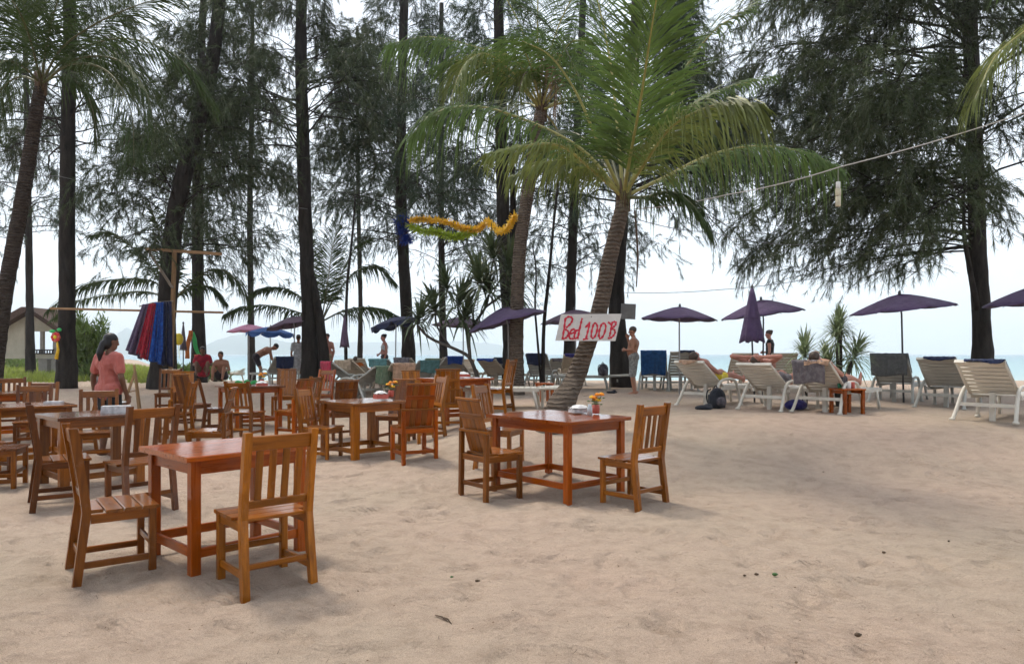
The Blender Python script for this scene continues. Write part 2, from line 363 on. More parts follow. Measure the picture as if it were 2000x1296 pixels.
# lounge furniture
M['resin'] = plain('white_resin', (.66, .62, .54), .45, .1, 4, .45, .05)
M['resin_b'] = plain('beige_resin', (.50, .42, .32), .5, .12, 4, .4, .05)
M['resin_g'] = plain('grey_resin', (.40, .39, .35), .5, .12, 4, .4, .05)
M['steel'] = plain('painted_pole', (.42, .42, .43), .4, .1, 5, .5)
M['darkpole'] = plain('dark_pole', (.06, .06, .065), .4, .1, 5, .5)
def canopymat(name, c):
    m = clothmat(name, c, tuple(x * .85 for x in c), 5); nt = m.node_tree; b = nt.nodes['Principled BSDF']
    tr = nd(nt, 'ShaderNodeBsdfTranslucent', {'Color': (*c, 1)}); mxs = nd(nt, 'ShaderNodeMixShader', {0: .22})
    nt.links.new(b.outputs[0], mxs.inputs[1]); nt.links.new(tr.outputs[0], mxs.inputs[2]); nt.links.new(mxs.outputs[0], nt.nodes['Material Output'].inputs['Surface'])
    return m
M['purple'] = canopymat('purple_canvas', (.135, .088, .185))
M['purple_f'] = canopymat('faded_purple_canvas', (.19, .125, .19))
M['blue_u'] = canopymat('blue_canvas', (.06, .17, .48))
M['pink_u'] = canopymat('pink_canvas', (.62, .27, .42))
M['navy_u'] = canopymat('navy_canvas', (.05, .06, .13))
M['grey_u'] = canopymat('grey_canvas', (.16, .14, .18))
# cloth
for k, c, kw in [('t_blue', (.012, .075, .22), {}), ('t_red', (.46, .018, .06), {}), ('t_green', (.12, .20, .12), dict(c2=(.20, .26, .17))), ('t_peach', (.52, .33, .22), {}),
                 ('t_teal', (.12, .26, .26), {}), ('t_grey', (.19, .17, .18), dict(c2=(.12, .105, .115))), ('t_stripe', (.16, .165, .16), dict(stripe=(16, (.06, .065, .07)))),
                 ('t_navy', (.015, .025, .075), {}), ('t_royal', (.015, .07, .36), {}), ('t_beige', (.46, .36, .25), {}), ('t_orange', (.62, .20, .05), {}), ('t_violet', (.04, .035, .20), {}),
                 ('s_mauve', (.13, .09, .15), dict(c2=(.09, .07, .12))), ('s_red', (.42, .015, .035), dict(c2=(.25, .01, .03))), ('s_blue', (.015, .10, .42), dict(c2=(.01, .05, .26))), ('s_navy', (.014, .018, .06), {}),
                 ('salmon', (.52, .155, .125), dict(c2=(.44, .122, .102), scale=5)), ('blackcloth', (.016, .018, .022), {}), ('whitecloth', (.66, .66, .68), {}),
                 ('shorts', (.30, .29, .27), dict(c2=(.17, .165, .16), scale=22)), ('trunks_d', (.04, .03, .04), {}), ('bag', (.022, .025, .035), {}), ('bag_g', (.13, .115, .13), dict(c2=(.03, .03, .045), scale=9))]:
    M[k] = clothmat('cloth_' + k, c, **kw)
M['skin_tan'] = skinmat('skin_tan', (.36, .165, .10)); M['skin_pink'] = skinmat('skin_pink', (.52, .25, .185)); M['skin_dark'] = skinmat('skin_brown', (.17, .082, .05))
M['skin_red'] = skinmat('skin_sunburnt', (.45, .20, .15))
M['hair'] = plain('black_hair', (.012, .011, .012), .45, .2, 30, .4, .4); M['hair_b'] = plain('brown_hair', (.055, .035, .024), .5, .2, 30, .4, .4)
M['white'] = plain('white_paint', (.72, .72, .70), .5, .06); M['board'] = plain('sign_board', (.66, .64, .61), .7, .10, 5); M['letter'] = plain('red_paint', (.62, .025, .055), .5, .15)
M['board_g'] = plain('grey_board', (.20, .19, .18), .7, .2); M['tissue'] = plain('tissue_paper', (.80, .80, .79), .9, .05); M['pinkbox'] = plain('pink_plastic', (.55, .12, .09), .4, .1)
M['glassy'] = plain('clear_plastic', (.55, .62, .66), .2, .1); M['flower_o'] = plain('orange_petal', (.85, .27, .012), .6, .25, 40); M['flower_y'] = plain('yellow_petal', (.85, .52, .03), .6, .2, 40)
M['leafy'] = plain('green_leaf', (.05, .13, .03), .5, .3); M['toy_red'] = plain('red_plastic', (.60, .03, .03), .4, .1); M['toy_green'] = plain('green_plastic', (.03, .40, .10), .4, .1)
M['toy_yellow'] = plain('yellow_plastic', (.75, .58, .03), .4, .1); M['rope'] = plain('rope', (.42, .40, .36), .9, .2, 60); M['wire'] = plain('wire', (.13, .13, .14), .6, .1)
M['bamboo'] = plain('pale_bamboo', (.60, .56, .42), .6, .15, 12); M['hutwall'] = plain('hut_wall', (.42, .39, .31), .9, .12, 3, .2, .1); M['roof'] = plain('roof_tile', (.085, .055, .045), .9, .3, 12, .2, .2)
M['pillar'] = plain('hut_concrete', (.30, .28, .25), .9, .12); M['rail'] = plain('dark_rail', (.03, .028, .03), .6, .2)
M['soda'] = plain('green_can', (.02, .20, .10), .3, .1)
def tinsel(name, c):
    m = plain(name, c, .3, .3, 30, .6, 0, .2); return m
M['gold'] = leafmat('gold_tinsel', (.92, .58, .04), .25, .45, .25, 20, .6); M['lime'] = leafmat('lime_tinsel', (.45, .58, .05), .3, .45, .25, 20, .6); M['bluetin'] = leafmat('blue_tinsel', (.02, .07, .45), .3, .4, .25, 20, .6)

M['thatch'] = plain('dry_thatch', (.20, .15, .09), .95, .3, 9, .1, .5)
# ------------------------------------------------------------------ the setting: sand, sea, hills, haze
def axis(fine0, fine1, step, lo, hi, grow=1.10):
    a = list(np.arange(fine0, fine1 + 1e-6, step)); s = step
    while a[-1] < hi: s *= grow; a.append(min(a[-1] + s, hi))
    s = step; b = []; x = fine0
    while x > lo: s *= grow; x = max(x - s, lo); b.append(x)
    return np.array(b[::-1] + a)
def make_sand():
    rng = np.random.default_rng(5)
    xs = axis(-4.6, 5.6, .033, -170, 170); ys = axis(1.9, 8.0, .029, -70, 140)
    X, Y = np.meshgrid(xs, ys); Z = gz(X, Y)
    near = sm(16, 8, Y) * sm(-2, 1, Y)
    dune = vnoise(X * .55, Y * .55, 1) * .050 + vnoise(X * 1.5, Y * 1.5, 2) * .040 + vnoise(X * 3.7 + 9, Y * 3.7, 3) * .028 + vnoise(X * 8, Y * 8, 4) * .013
    Z = Z + dune * (.35 + .65 * near) * sm(70, 40, Y)
    # footprints: a heel-to-toe hollow with a pushed-up rim
    for k in range(1100):
        pit = k >= 420
        cx, cy = rng.uniform(-4.4, 5.4), 1.9 + 6.6 * rng.random() ** 1.15
        a = rng.uniform(0, math.pi); ln, wd, dp = (rng.uniform(.10, .15), rng.uniform(.045, .065), rng.uniform(.012, .030)) if not pit else (rng.uniform(.03, .08), rng.uniform(.025, .055), rng.uniform(.006, .018))
        i0, i1 = np.searchsorted(xs, cx - .4), np.searchsorted(xs, cx + .4); j0, j1 = np.searchsorted(ys, cy - .4), np.searchsorted(ys, cy + .4)
        dx, dy = X[j0:j1, i0:i1] - cx, Y[j0:j1, i0:i1] - cy
        u, v = dx * math.cos(a) + dy * math.sin(a), -dx * math.sin(a) + dy * math.cos(a)
        q = np.sqrt((u / ln) ** 2 + (v / (wd * (1 + .25 * np.sign(u) * np.abs(u / ln)))) ** 2)
        Z[j0:j1, i0:i1] += -dp * np.exp(-(q / .95) ** 5) + .40 * dp * np.exp(-((q - 1.25) / .25) ** 2)
    nx, ny = len(xs), len(ys); idx = np.arange(nx * ny).reshape(ny, nx)
    Fq = np.stack([idx[:-1, :-1], idx[:-1, 1:], idx[1:, 1:], idx[1:, :-1]], -1).reshape(-1, 4)
    o = np_mesh('beach_sand', np.stack([X, Y, Z], -1).reshape(-1, 3), Fq, M['sand'], k=4, smooth=True)
    tag(o, 'pale pinkish beach sand trodden with footprints', 'sand', kind='structure')
make_sand()
b = MB(); b.add([(-6000, 46, -1), (6000, 46, -1), (6000, 6000, -1), (-6000, 6000, -1)], [(0, 1, 2, 3)])
tag(b.build('sea', M['sea']), 'calm turquoise sea running out to the horizon', 'sea', kind='structure')
def hill(name, prof, d, depth, label, seed):
    rng = np.random.default_rng(seed); px = np.array([p[0] for p in prof], float); py = np.array([p[1] for p in prof], float)
    n = 160; xs = np.linspace(px[0], px[-1], n); ys = np.interp(xs, px, py)
    V = []; rows = 9
    for j in range(rows):
        t = j / (rows - 1); q = math.sin(math.pi * min(t, 1)) ** .8; dj = d + (t - .5) * depth
        for i in range(n):
            hz = max(0, (HY - ys[i]) / F * d + (H + 1)) * q
            hz *= 1 + .10 * float(vnoise(np.array(i * .35), np.array(j * 1.3), seed)) + .05 * float(vnoise(np.array(i * 1.1), np.array(j * 2.0), seed + 1))
            V.append(((xs[i] - CX) / F * dj, dj, -1.5 + hz))
    idx = np.arange(rows * n).reshape(rows, n)
    Fq = np.stack([idx[:-1, :-1], idx[:-1, 1:], idx[1:, 1:], idx[1:, :-1]], -1).reshape(-1, 4)
    tag(np_mesh(name, V, Fq, M['hill'], k=4, smooth=True), label, 'hill', kind='structure')
hill('headland', [(150, 690), (215, 660), (245, 640), (275, 652), (330, 668), (400, 675), (425, 664), (452, 655), (480, 650), (505, 652), (535, 661), (560, 667), (585, 672), (625, 690)], 2600, 700, 'hazy blue headland hill across the water', 3)
hill('island', [(500, 690), (560, 671), (610, 669), (690, 668), (760, 667), (830, 669), (900, 666), (950, 669), (985, 675), (1012, 684), (1030, 690.6)], 3400, 700, 'long low hazy island ridge across the water', 8)
hz_m = bpy.data.materials.new('haze'); hz_m.use_nodes = True; nt = hz_m.node_tree; nt.nodes.clear()
pv = nt.nodes.new('ShaderNodeVolumePrincipled'); pv.inputs['Color'].default_value = (.93, .965, 1, 1); pv.inputs['Density'].default_value = .00055
ho = nt.nodes.new('ShaderNodeOutputMaterial'); nt.links.new(pv.outputs[0], ho.inputs['Volume'])
b = MB(); b.box((0, 3000 - 120, 66), (12600, 6480, 150))
hzo = tag(b.build('haze', hz_m), 'pale sea haze', 'haze', kind='stuff')

# ------------------------------------------------------------------ trees
UP = Vector((0, 0, 1))
def trunk_mesh(name, pts, radii, m, parent, n=12, seed=1, rough=.06, segs=40):
    rng = random.Random(seed); P = catmull(pts, segs)
    rs = [float(np.interp(i / segs, np.linspace(0, 1, len(radii)), radii)) for i in range(segs + 1)]
    b = MB(); b.tube(P, rs, n, jitter=rough, rng=rng); return b.build(name, m, parent, True), P, rs
def casuarina(spec, label, d, trunk, r0, r1, low, mat, seed, nb=54, Lmax=4.2, ztop=12.5, tw=12.5, kn=38, sector=None, droop=.5, e0=.3, dens=None, extra=(), prof=None, bare=.26, group='casuarina trees along the beach', cut=None, nw=1.0, base=None):
    """trunk: photo points of the stem at depth d, foot first; low: photo row of the lowest foliage"""
    rng = np.random.default_rng(seed)
    base = ground(trunk[0][0], d, -.15) if base is None else Vector(base); root = empty('casuarina_tree', base, 0, label, 'tree', group)
    pts = [Vector((0, 0, 0))] + [at(px, py, d) - base for px, py in trunk[1:]]
    if len(pts) == 1: pts += [Vector((.05, 0, 2)), Vector((.0, .1, 4.5))]
    last, prev = pts[-1], pts[-2]
    if last.z < ztop:
        k = (ztop - last.z); dirv = (last - prev).normalized(); pts.append(last + Vector((dirv.x * k * .7, dirv.y * k + rng.uniform(-.3, .3), k)))
    rad = [r0 * 1.55, r0 * 1.08] + list(np.linspace(r0, r1, len(pts) - 2))
    tr, P, rs = trunk_mesh('trunk', pts, rad, M['bark'], root, 12, seed)
    for ex in extra:
        q = [at(px, py, d + dz) - base for px, py, dz in ex[0]]; trunk_mesh('trunk', q, ex[1], M['bark'], root, 10, seed + 7, segs=24)
    Pz = np.array([p.z for p in P]); Px = np.array([p.x for p in P]); Py = np.array([p.y for p in P])
    zl = (H + (HY - low) / F * d) - base.z
    zc = (H + (HY - (cut if cut else low + 25)) / F * d) - base.z
    bm = MB(); TS, TD, TL = [], [], []
    def axis_curve(p0, hx, Lb, e, dr, bend):
        ss = np.linspace(0, 1, 8); lat = np.array([-hx[1], hx[0], 0])
        C = p0 + np.outer(ss, hx) * Lb * math.cos(e * .7) + np.outer(np.sin(ss * 2.6) * ss, lat) * bend * Lb
        C[:, 2] += Lb * (math.sin(e) * ss - dr * ss ** 2.2)
        C[1:] += np.cumsum(rng.normal(0, .035 * Lb / 3, (7, 3)), 0); return C
    def twigs(C, Lb, n, s0, u):
        ss = np.linspace(0, 1, 8); sw = s0 + (1 - s0) * rng.random(n) ** .8
        q = np.stack([np.interp(sw, ss, C[:, k]) for k in range(3)], 1)
        tan = np.gradient(C, axis=0); tan /= np.linalg.norm(tan, axis=1)[:, None]
        T = np.stack([np.interp(sw, ss, tan[:, k]) for k in range(3)], 1)
        D = T * rng.uniform(.2, 1.0, (n, 1)) + rng.normal(0, .42, (n, 3)); D[:, 2] += rng.uniform(-.75, .35, n)
        D /= np.linalg.norm(D, axis=1)[:, None]; TS.append(q); TD.append(D); TL.append(rng.uniform(.22, .64, n))
    for i in range(nb):
        u = (i + rng.random()) / nb; z = zl + (ztop - zl) * u ** 1.15
        az = rng.uniform(*sector) if sector is not None and rng.random() < .72 else rng.uniform(0, 2 * math.pi)
        pr = (prof(u) if prof else (1 - u) ** .45 * (.8 + .2 * math.sin(u * 7))) * rng.uniform(.5, 1.12); Lb = max(.8, Lmax * pr)
        hx = np.array([math.cos(az), math.sin(az), 0.0]); p0 = np.array([np.interp(z, Pz, Px), np.interp(z, Pz, Py), z])
        e = e0 + rng.uniform(-.3, .45) + .35 * u; dr = droop * rng.uniform(.3, 1.3)
        C = axis_curve(p0, hx, Lb, e, dr, rng.normal(0, .18))
        if C[:, 2].min() < zc - .12: C[:, 2] = np.maximum(C[:, 2], C[0, 2] - (C[0, 2] - C[:, 2]) * max(0, (C[0, 2] - zc + .1)) / max(.05, C[0, 2] - C[:, 2].min()))
        bm.tube(C, list(np.linspace(.008 + .0045 * Lb, .0035, 8)), 5, False)
        dn = tw * (dens if dens else min(1.6, .36 + 1.65 * u)) * (.35 if rng.random() < .12 else 1)
        twigs(C, Lb, max(3, int(dn * Lb * .40)), .45, u)
        for j in range(int(2 + Lb * 1.1)):
            s = rng.uniform(.22, .92); a2 = az + rng.choice([-1, 1]) * rng.uniform(.35, 1.25); L2 = Lb * rng.uniform(.22, .48) * (1.1 - .4 * s)
            st = np.array([np.interp(s, np.linspace(0, 1, 8), C[:, k]) for k in range(3)])
            C2 = axis_curve(st, np.array([math.cos(a2), math.sin(a2), 0]), L2, rng.uniform(-.35, .75), rng.uniform(.1, .7), rng.normal(0, .2))
            if C2[:, 2].min() < zc - .3: continue
            bm.tube(C2[[0, 2, 4, 7]], list(np.linspace(.006 + .004 * L2, .003, 4)), 3, False)
            if rng.random() > .16: twigs(C2, L2, max(3, int(dn * L2 * .95)), .25, u)
    TS, TD, TL = np.concatenate(TS), np.concatenate(TD), np.concatenate(TL)
    zc = (H + (HY - (cut if cut else low + 25)) / F * d) - base.z; kp = TS[:, 2] > zc + rng.normal(0, .25, len(TS)); TS, TD, TL = TS[kp], TD[kp], TL[kp]; nt_ = len(TS)
    # twig curves (droop) drawn as thin strips, needles along them
    def twig(t):
        p = TS[:, None] + TD[:, None] * (TL[:, None] * t)[..., None]; p[..., 2] -= .32 * TL[:, None] * t ** 2; return p
    tt = np.tile(np.linspace(0, 1, 3), (nt_, 1)); tp = twig(tt)
    wv = np.cross(TD, np.array([0, 0, 1.0])) ; wv /= np.maximum(np.linalg.norm(wv, axis=1), 1e-3)[:, None]; wv = wv * .0022
    V = np.concatenate([tp - wv[:, None], tp + wv[:, None]], 1).reshape(-1, 3)
    o = (np.arange(nt_) * 6)[:, None]; Fq = np.concatenate([np.stack([o[:, 0] + k, o[:, 0] + k + 1, o[:, 0] + 4 + k, o[:, 0] + 3 + k], 1) for k in range(2)], 0)
    br = bm.build('branches', M['bark'], root, True)
    tw_o = np_mesh('twigs', V, Fq, M['twig'], root, 4); tag(tw_o, None, None, kind='stuff')
    t = .12 + .88 * rng.random((nt_, kn)) ** .7; p = twig(t)
    nd_ = TD[:, None] * .75 + rng.normal(0, .46, (nt_, kn, 3)); nd_[..., 2] -= .25 + .35 * t
    nd_ /= np.linalg.norm(nd_, axis=2)[..., None]; ln = rng.uniform(.09, .24, (nt_, kn))
    wd = np.cross(nd_, rng.normal(0, 1, (nt_, kn, 3))); wd /= np.linalg.norm(wd, axis=2)[..., None]; wd *= rng.uniform(.0042, .0072, (nt_, kn, 1)) * nw
    tip = p + nd_ * ln[..., None]; tip[..., 2] -= .015
    V = np.stack([p - wd, p + wd, tip], 2).reshape(-1, 3); Fq = np.arange(len(V)).reshape(-1, 3)
    tag(np_mesh('crown', V, Fq, mat, root, 3), None, None, kind='stuff')
    return root
casuarina(0, 'straight dark-trunked casuarina tree beside the hut at the left', 20, [(130, 760), (131, 640), (131, 450), (133, 250), (137, 60)], .20, .15, 300, M['needle_a'], 11, nb=62, Lmax=4.6, ztop=12.5, cut=420)
casuarina(0, 'leaning casuarina tree behind the hanging sarongs', 19.8, [(312, 765), (322, 650), (340, 440), (372, 290), (405, 170), (425, 40)], .24, .15, 510, M['needle_a'], 12, nb=88, Lmax=3.9, ztop=12, droop=.62, cut=600)
casuarina(0, 'slim casuarina tree with drapes at its foot, right of the timber post', 27, [(389, 730), (387, 600), (386, 400), (390, 200)], .20, .12, 500, M['needle_c'], 13, nb=70, Lmax=4.6, ztop=15, cut=590)
casuarina(0, 'twin-trunked dark casuarina tree behind the loungers', 22, [(606, 745), (604, 640), (597, 450), (591, 250), (588, 80)], .205, .155, 300, M['needle_a'], 14, nb=78, Lmax=5.4, ztop=13, cut=420,
          extra=[([(634, 752, -.1), (632, 690, -.1), (622, 610, -.1), (610, 540, 0)], [.22, .16, .13, .10])])
casuarina(0, 'tall casuarina tree wrapped with blue tinsel', 26, [(799, 712), (796, 640), (787, 480), (783, 300), (788, 60)], .20, .14, 480, M['needle_c'], 15, nb=96, Lmax=4.8, ztop=15, cut=600)
casuarina(0, 'slender casuarina tree behind the pandanus', 30, [(868, 712), (864, 600), (862, 450), (862, 300)], .13, .09, 520, M['needle_c'], 16, nb=84, Lmax=4.6, ztop=16, cut=600)
casuarina(0, 'thick casuarina tree with split upper trunk behind the tilted purple umbrella', 20.6, [(1003, 757), (999, 680), (994, 580), (984, 450), (981, 330), (975, 100)], .235, .13, 380, M['needle_c'], 17, nb=56, Lmax=3.9, ztop=12, cut=500,
          extra=[([(1004, 700, .1), (1006, 600, .2), (1003, 450, .2), (1000, 280, .2)], [.16, .13, .10, .07])])
casuarina(0, 'straight casuarina trunk seen left of the bed sign', 26, [(1112, 712), (1114, 600), (1118, 480), (1124, 330), (1135, 100)], .17, .11, 545, M['needle_c'], 18, nb=76, Lmax=4.0, ztop=14.5, cut=600)
casuarina(0, 'casuarina tree behind the standing man, carrying the grey board', 20.8, [(1215, 752), (1208, 660), (1204, 560), (1212, 440), (1222, 300), (1240, 80)], .23, .15, 400, M['needle_c'], 19, nb=104, Lmax=6.0, ztop=12.5, sector=(-.8, .8), cut=500, e0=.3, droop=.5)
casuarina(0, 'big casuarina tree at the right with low sweeping branches', 16.5, [(1921, 745), (1918, 650), (1910, 500), (1905, 330), (1897, 120), (1893, 0)], .185, .14, 490, M['needle_b'], 20, nb=135, Lmax=5.2, ztop=11.5, sector=(2.2, 4.4), droop=.34, e0=.14, tw=9.8, dens=1.05, cut=520, prof=lambda u: .95 if u < .3 else (1.12 if u < .85 else .9),
          extra=[([(1909, 605, -.1), (1893, 520, -.2), (1883, 450, -.25), (1884, 330, -.2)], [.07, .055, .04, .02])])
casuarina(0, 'far casuarina tree in the gap left of the twin-trunked one', 34, [(492, 712), (490, 600), (488, 400), (492, 200)], .13, .08, 480, M['needle_a'], 22, nb=70, Lmax=4.6, ztop=18, kn=30, nw=1.3, cut=590)
casuarina(0, 'far slender casuarina tree between the twin-trunked and tinsel trees', 36, [(702, 712), (704, 600), (700, 400), (698, 200)], .10, .07, 400, M['needle_c'], 23, nb=70, Lmax=4.8, ztop=18, kn=30, nw=1.3, cut=540)
casuarina(0, 'far casuarina tree glimpsed left of the dark palm', 32, [(60, 720), (58, 600), (55, 400), (52, 200)], .14, .09, 480, M['needle_c'], 24, nb=60, Lmax=4.6, ztop=17, kn=30, nw=1.3, cut=580)
# unseen casuarinas added beside and behind the viewer so their crowns shade the foreground
for k, (x, y, lb) in enumerate([(-8.6, 3.2, 'unseen casuarina tree added at the left to shade the tables'), (6.8, -2.6, 'unseen casuarina tree added for shade behind the viewer on the right'), (-2.6, -5.2, 'unseen casuarina tree added for shade behind the viewer on the left'), (12.6, 2.4, 'unseen casuarina tree added at the right to shade the open sand')]):
    bz = Vector((x, y, float(gz(x, y)) - .15)); d_ = 10.0
    casuarina(0, lb, d_, [(0, 0)], .25, .15, HY - (6.2 - H) * F / d_, M['needle_a'], 40 + k, nb=46, Lmax=5.6, ztop=11, tw=11, kn=14, nw=3.4, cut=HY - (5.6 - H) * F / d_, base=bz, droop=.3, e0=.35)
# saplings: bare thin stems with a few sprays
def sapling(label, d, pts, r, seed, sprays=10):
    rng = random.Random(seed); base = ground(pts[0][0], d, -.05); root = empty('sapling', base, 0, label, 'sapling', 'bare saplings between the casuarinas')
    P = [Vector((0, 0, 0))] + [at(x, y, d) - base for x, y in pts[1:]]
    trunk_mesh('stem', P, [r, r * .8, r * .45], M['bark'], root, 7, seed, segs=20)
    b = MB(); C = catmull(P, 20)
    for k in range(sprays):
        p = C[rng.randint(9, 20)]; a = rng.uniform(0, 6.28); e = p + Vector((math.cos(a), math.sin(a), rng.uniform(.2, .9))) * rng.uniform(.2, .55)
        b.tube([p, (p + e) / 2 + Vector((0, 0, .05)), e], [.008, .006, .003], 4)
        for j in range(16):
            q = p.lerp(e, rng.uniform(.3, 1)); v = Vector((rng.gauss(0, 1), rng.gauss(0, 1), rng.gauss(-.3, .8))).normalized(); s = v.orthogonal().normalized() * .006
            b.add([q - s, q + s, q + v * rng.uniform(.08, .2)], [(0, 1, 2)])
    tag(b.build('twigs', M['needle_c'], root), None, None, kind='stuff')
sapling('thin dark sapling rising left of the bed sign', 18.5, [(1060, 745), (1062, 640), (1072, 540), (1082, 430), (1095, 320)], .055, 31)
sapling('crooked bare sapling leaning beside the thin dark one', 18.6, [(1058, 748), (1052, 690), (1045, 600), (1047, 530), (1040, 480)], .035, 32, 6)
sapling('thin stem rising above the folded umbrella in the middle', 21, [(676, 752), (676, 640), (678, 560), (684, 500), (690, 440), (694, 380)], .05, 33, 12)

def frond_mesh(name, pts, leaf, m, parent, mr, seed, n=62, droop=.5, w=.0125, start=.16, roll=0.0, r0=.028, fold=.25):
    """a coconut frond: rachis with two rows of narrow leaflets"""
    rng = random.Random(seed); C = catmull(pts, 28); N_ = len(C) - 1
    b = MB(); b.tube(C, [max(.004, r0 * (1 - .85 * i / N_)) for i in range(N_ + 1)], 6)
    ra = b.build('frond', mr, parent, True)
    V, Fq = [], []
    for side in (-1, 1):
        for k in range(n):
            t = start + (1 - start) * (k + rng.uniform(-.3, .3)) / n; t = min(max(t, start), .995)
            u = t * N_; i = min(int(u), N_ - 1); p = C[i].lerp(C[i + 1], u - i); T = (C[min(i + 2, N_)] - C[max(i - 1, 0)]).normalized()
            Sd = T.cross(UP); Sd = Sd.normalized() if Sd.length > .12 else T.orthogonal().normalized()
            Nn = Sd.cross(T).normalized()
            if roll: R = Matrix.Rotation(roll, 3, T); Sd = R @ Sd; Nn = R @ Nn
            q = (t - start) / (1 - start); ll = leaf * (.45 + .75 * math.sin(math.pi * min(1, .22 + q * .80)) ** .8) * rng.uniform(.68, 1.10) * (1 if q < .9 else 1.25 - (q - .9) * 4)
            sw = .55 + .55 * q + rng.uniform(-.12, .12)
            D = (Sd * side * math.cos(sw) + T * math.sin(sw) + Nn * (fold + rng.uniform(-.1, .1))).normalized()
            dr = droop * rng.uniform(.55, 1.7)
            if rng.random() < .05: continue
            st = []
            for s_ in (0, .4, .75, 1.0):
                st.append(p + D * ll * s_ * (1 - .25 * dr * s_) - UP * dr * ll * s_ * s_ * .85)
            wdir = T * .9 + Nn * .3; wdir.normalize(); o = len(V)
            for s_, ww in zip(st, (.5, 1.0, .7, 0)):
                if ww: V += [s_ - wdir * w * ww, s_ + wdir * w * ww]
                else: V.append(s_)
            Fq += [(o, o + 1, o + 3, o + 2), (o + 2, o + 3, o + 5, o + 4), (o + 4, o + 5, o + 6)]
    me = bpy.data.meshes.new('leaflets'); me.from_pydata([tuple(v) for v in V], [], Fq); me.materials.append(m)
    link('leaflets', me, ra)
    return ra
def palm(label, d, base, trunk, radii, bark, crown, fronds, seed, group='coconut palms', leaf=.7, auto=0, autolen=2.6, automat='frond_d', dead=0, nuts=0, wl=.0125):
    root = empty('coconut_palm', base, 0, label, 'palm tree', group)
    pts = [Vector((0, 0, -.15))] + [Vector(p) - base for p in trunk]
    segs = 70; rng = random.Random(seed); P = catmull(pts, segs)
    rs = [float(np.interp(i / segs, np.linspace(0, 1, len(radii)), radii)) * (1 + (.018 if i % 2 else -.012)) for i in range(segs + 1)]
    b = MB(); b.tube(P, rs, 14, jitter=.035, rng=rng); b.build('trunk', bark, root, True)
    c = Vector(crown) - base
    b = MB()                                      # fibrous leaf bases
    for k in range(12):
        a = k * 2.4; h = .02 * k; lb = radii[-1] / .13; cv = Vector((math.cos(a), math.sin(a), 0)); b.tube([c + (cv * .085 + UP * (-.26 + h)) * lb, c + (cv * .10 + UP * (-.05 + h)) * lb, c + (cv * .15 + UP * (.18 + h)) * lb], [.05 * lb, .036 * lb, .014 * lb], 6)
    b.build('leaf_bases', M['rachis_d'], root, True)
    for k, fr in enumerate(fronds):
        q = [c] + [at(px, py, d + dz) - base for px, py, dz in fr[0]]
        o = dict(leaf=leaf, m=M['frond'], mr=M['rachis'], droop=.5, n=62, roll=0); o.update(fr[1] if len(fr) > 1 else {})
        if isinstance(o['m'], str): o['m'] = M[o['m']]
        if o['m'] is M['frond_d']: o['mr'] = M['rachis_g']
        if isinstance(o['mr'], str): o['mr'] = M[o['mr']]
        frond_mesh('frond', q, o['leaf'], o['m'], root, o['mr'], seed * 50 + k, int(o['n'] * 1.35), o['droop'] , roll=o['roll'], w=o.get('w', wl))
    for k in range(auto):
        a = k * 2.399 + seed; e = rng.uniform(.0, 1.15); Lh = autolen * rng.uniform(.8, 1.1)
        hx = Vector((math.cos(a), math.sin(a), 0)); q = [c + hx * Lh * s_ * math.cos(e * .8) + UP * (Lh * math.sin(e) * s_ - Lh * .62 * s_ * s_) for s_ in (0, .25, .5, .75, 1)]
        frond_mesh('frond', q, leaf, M[automat], root, M['rachis'], seed * 50 + 30 + k, 46, .55, w=.020)
    for k in range(dead):
        a = rng.uniform(0, 6.28); hx = Vector((math.cos(a), math.sin(a), 0)); q = [c, c + hx * .35 + UP * .05, c + hx * .55 - UP * .5, c + hx * .6 - UP * 1.2]
        frond_mesh('frond', q, leaf * .7, M['frond_dead'], root, M['rachis_d'], seed * 50 + 80 + k, 30, .9)
    return root
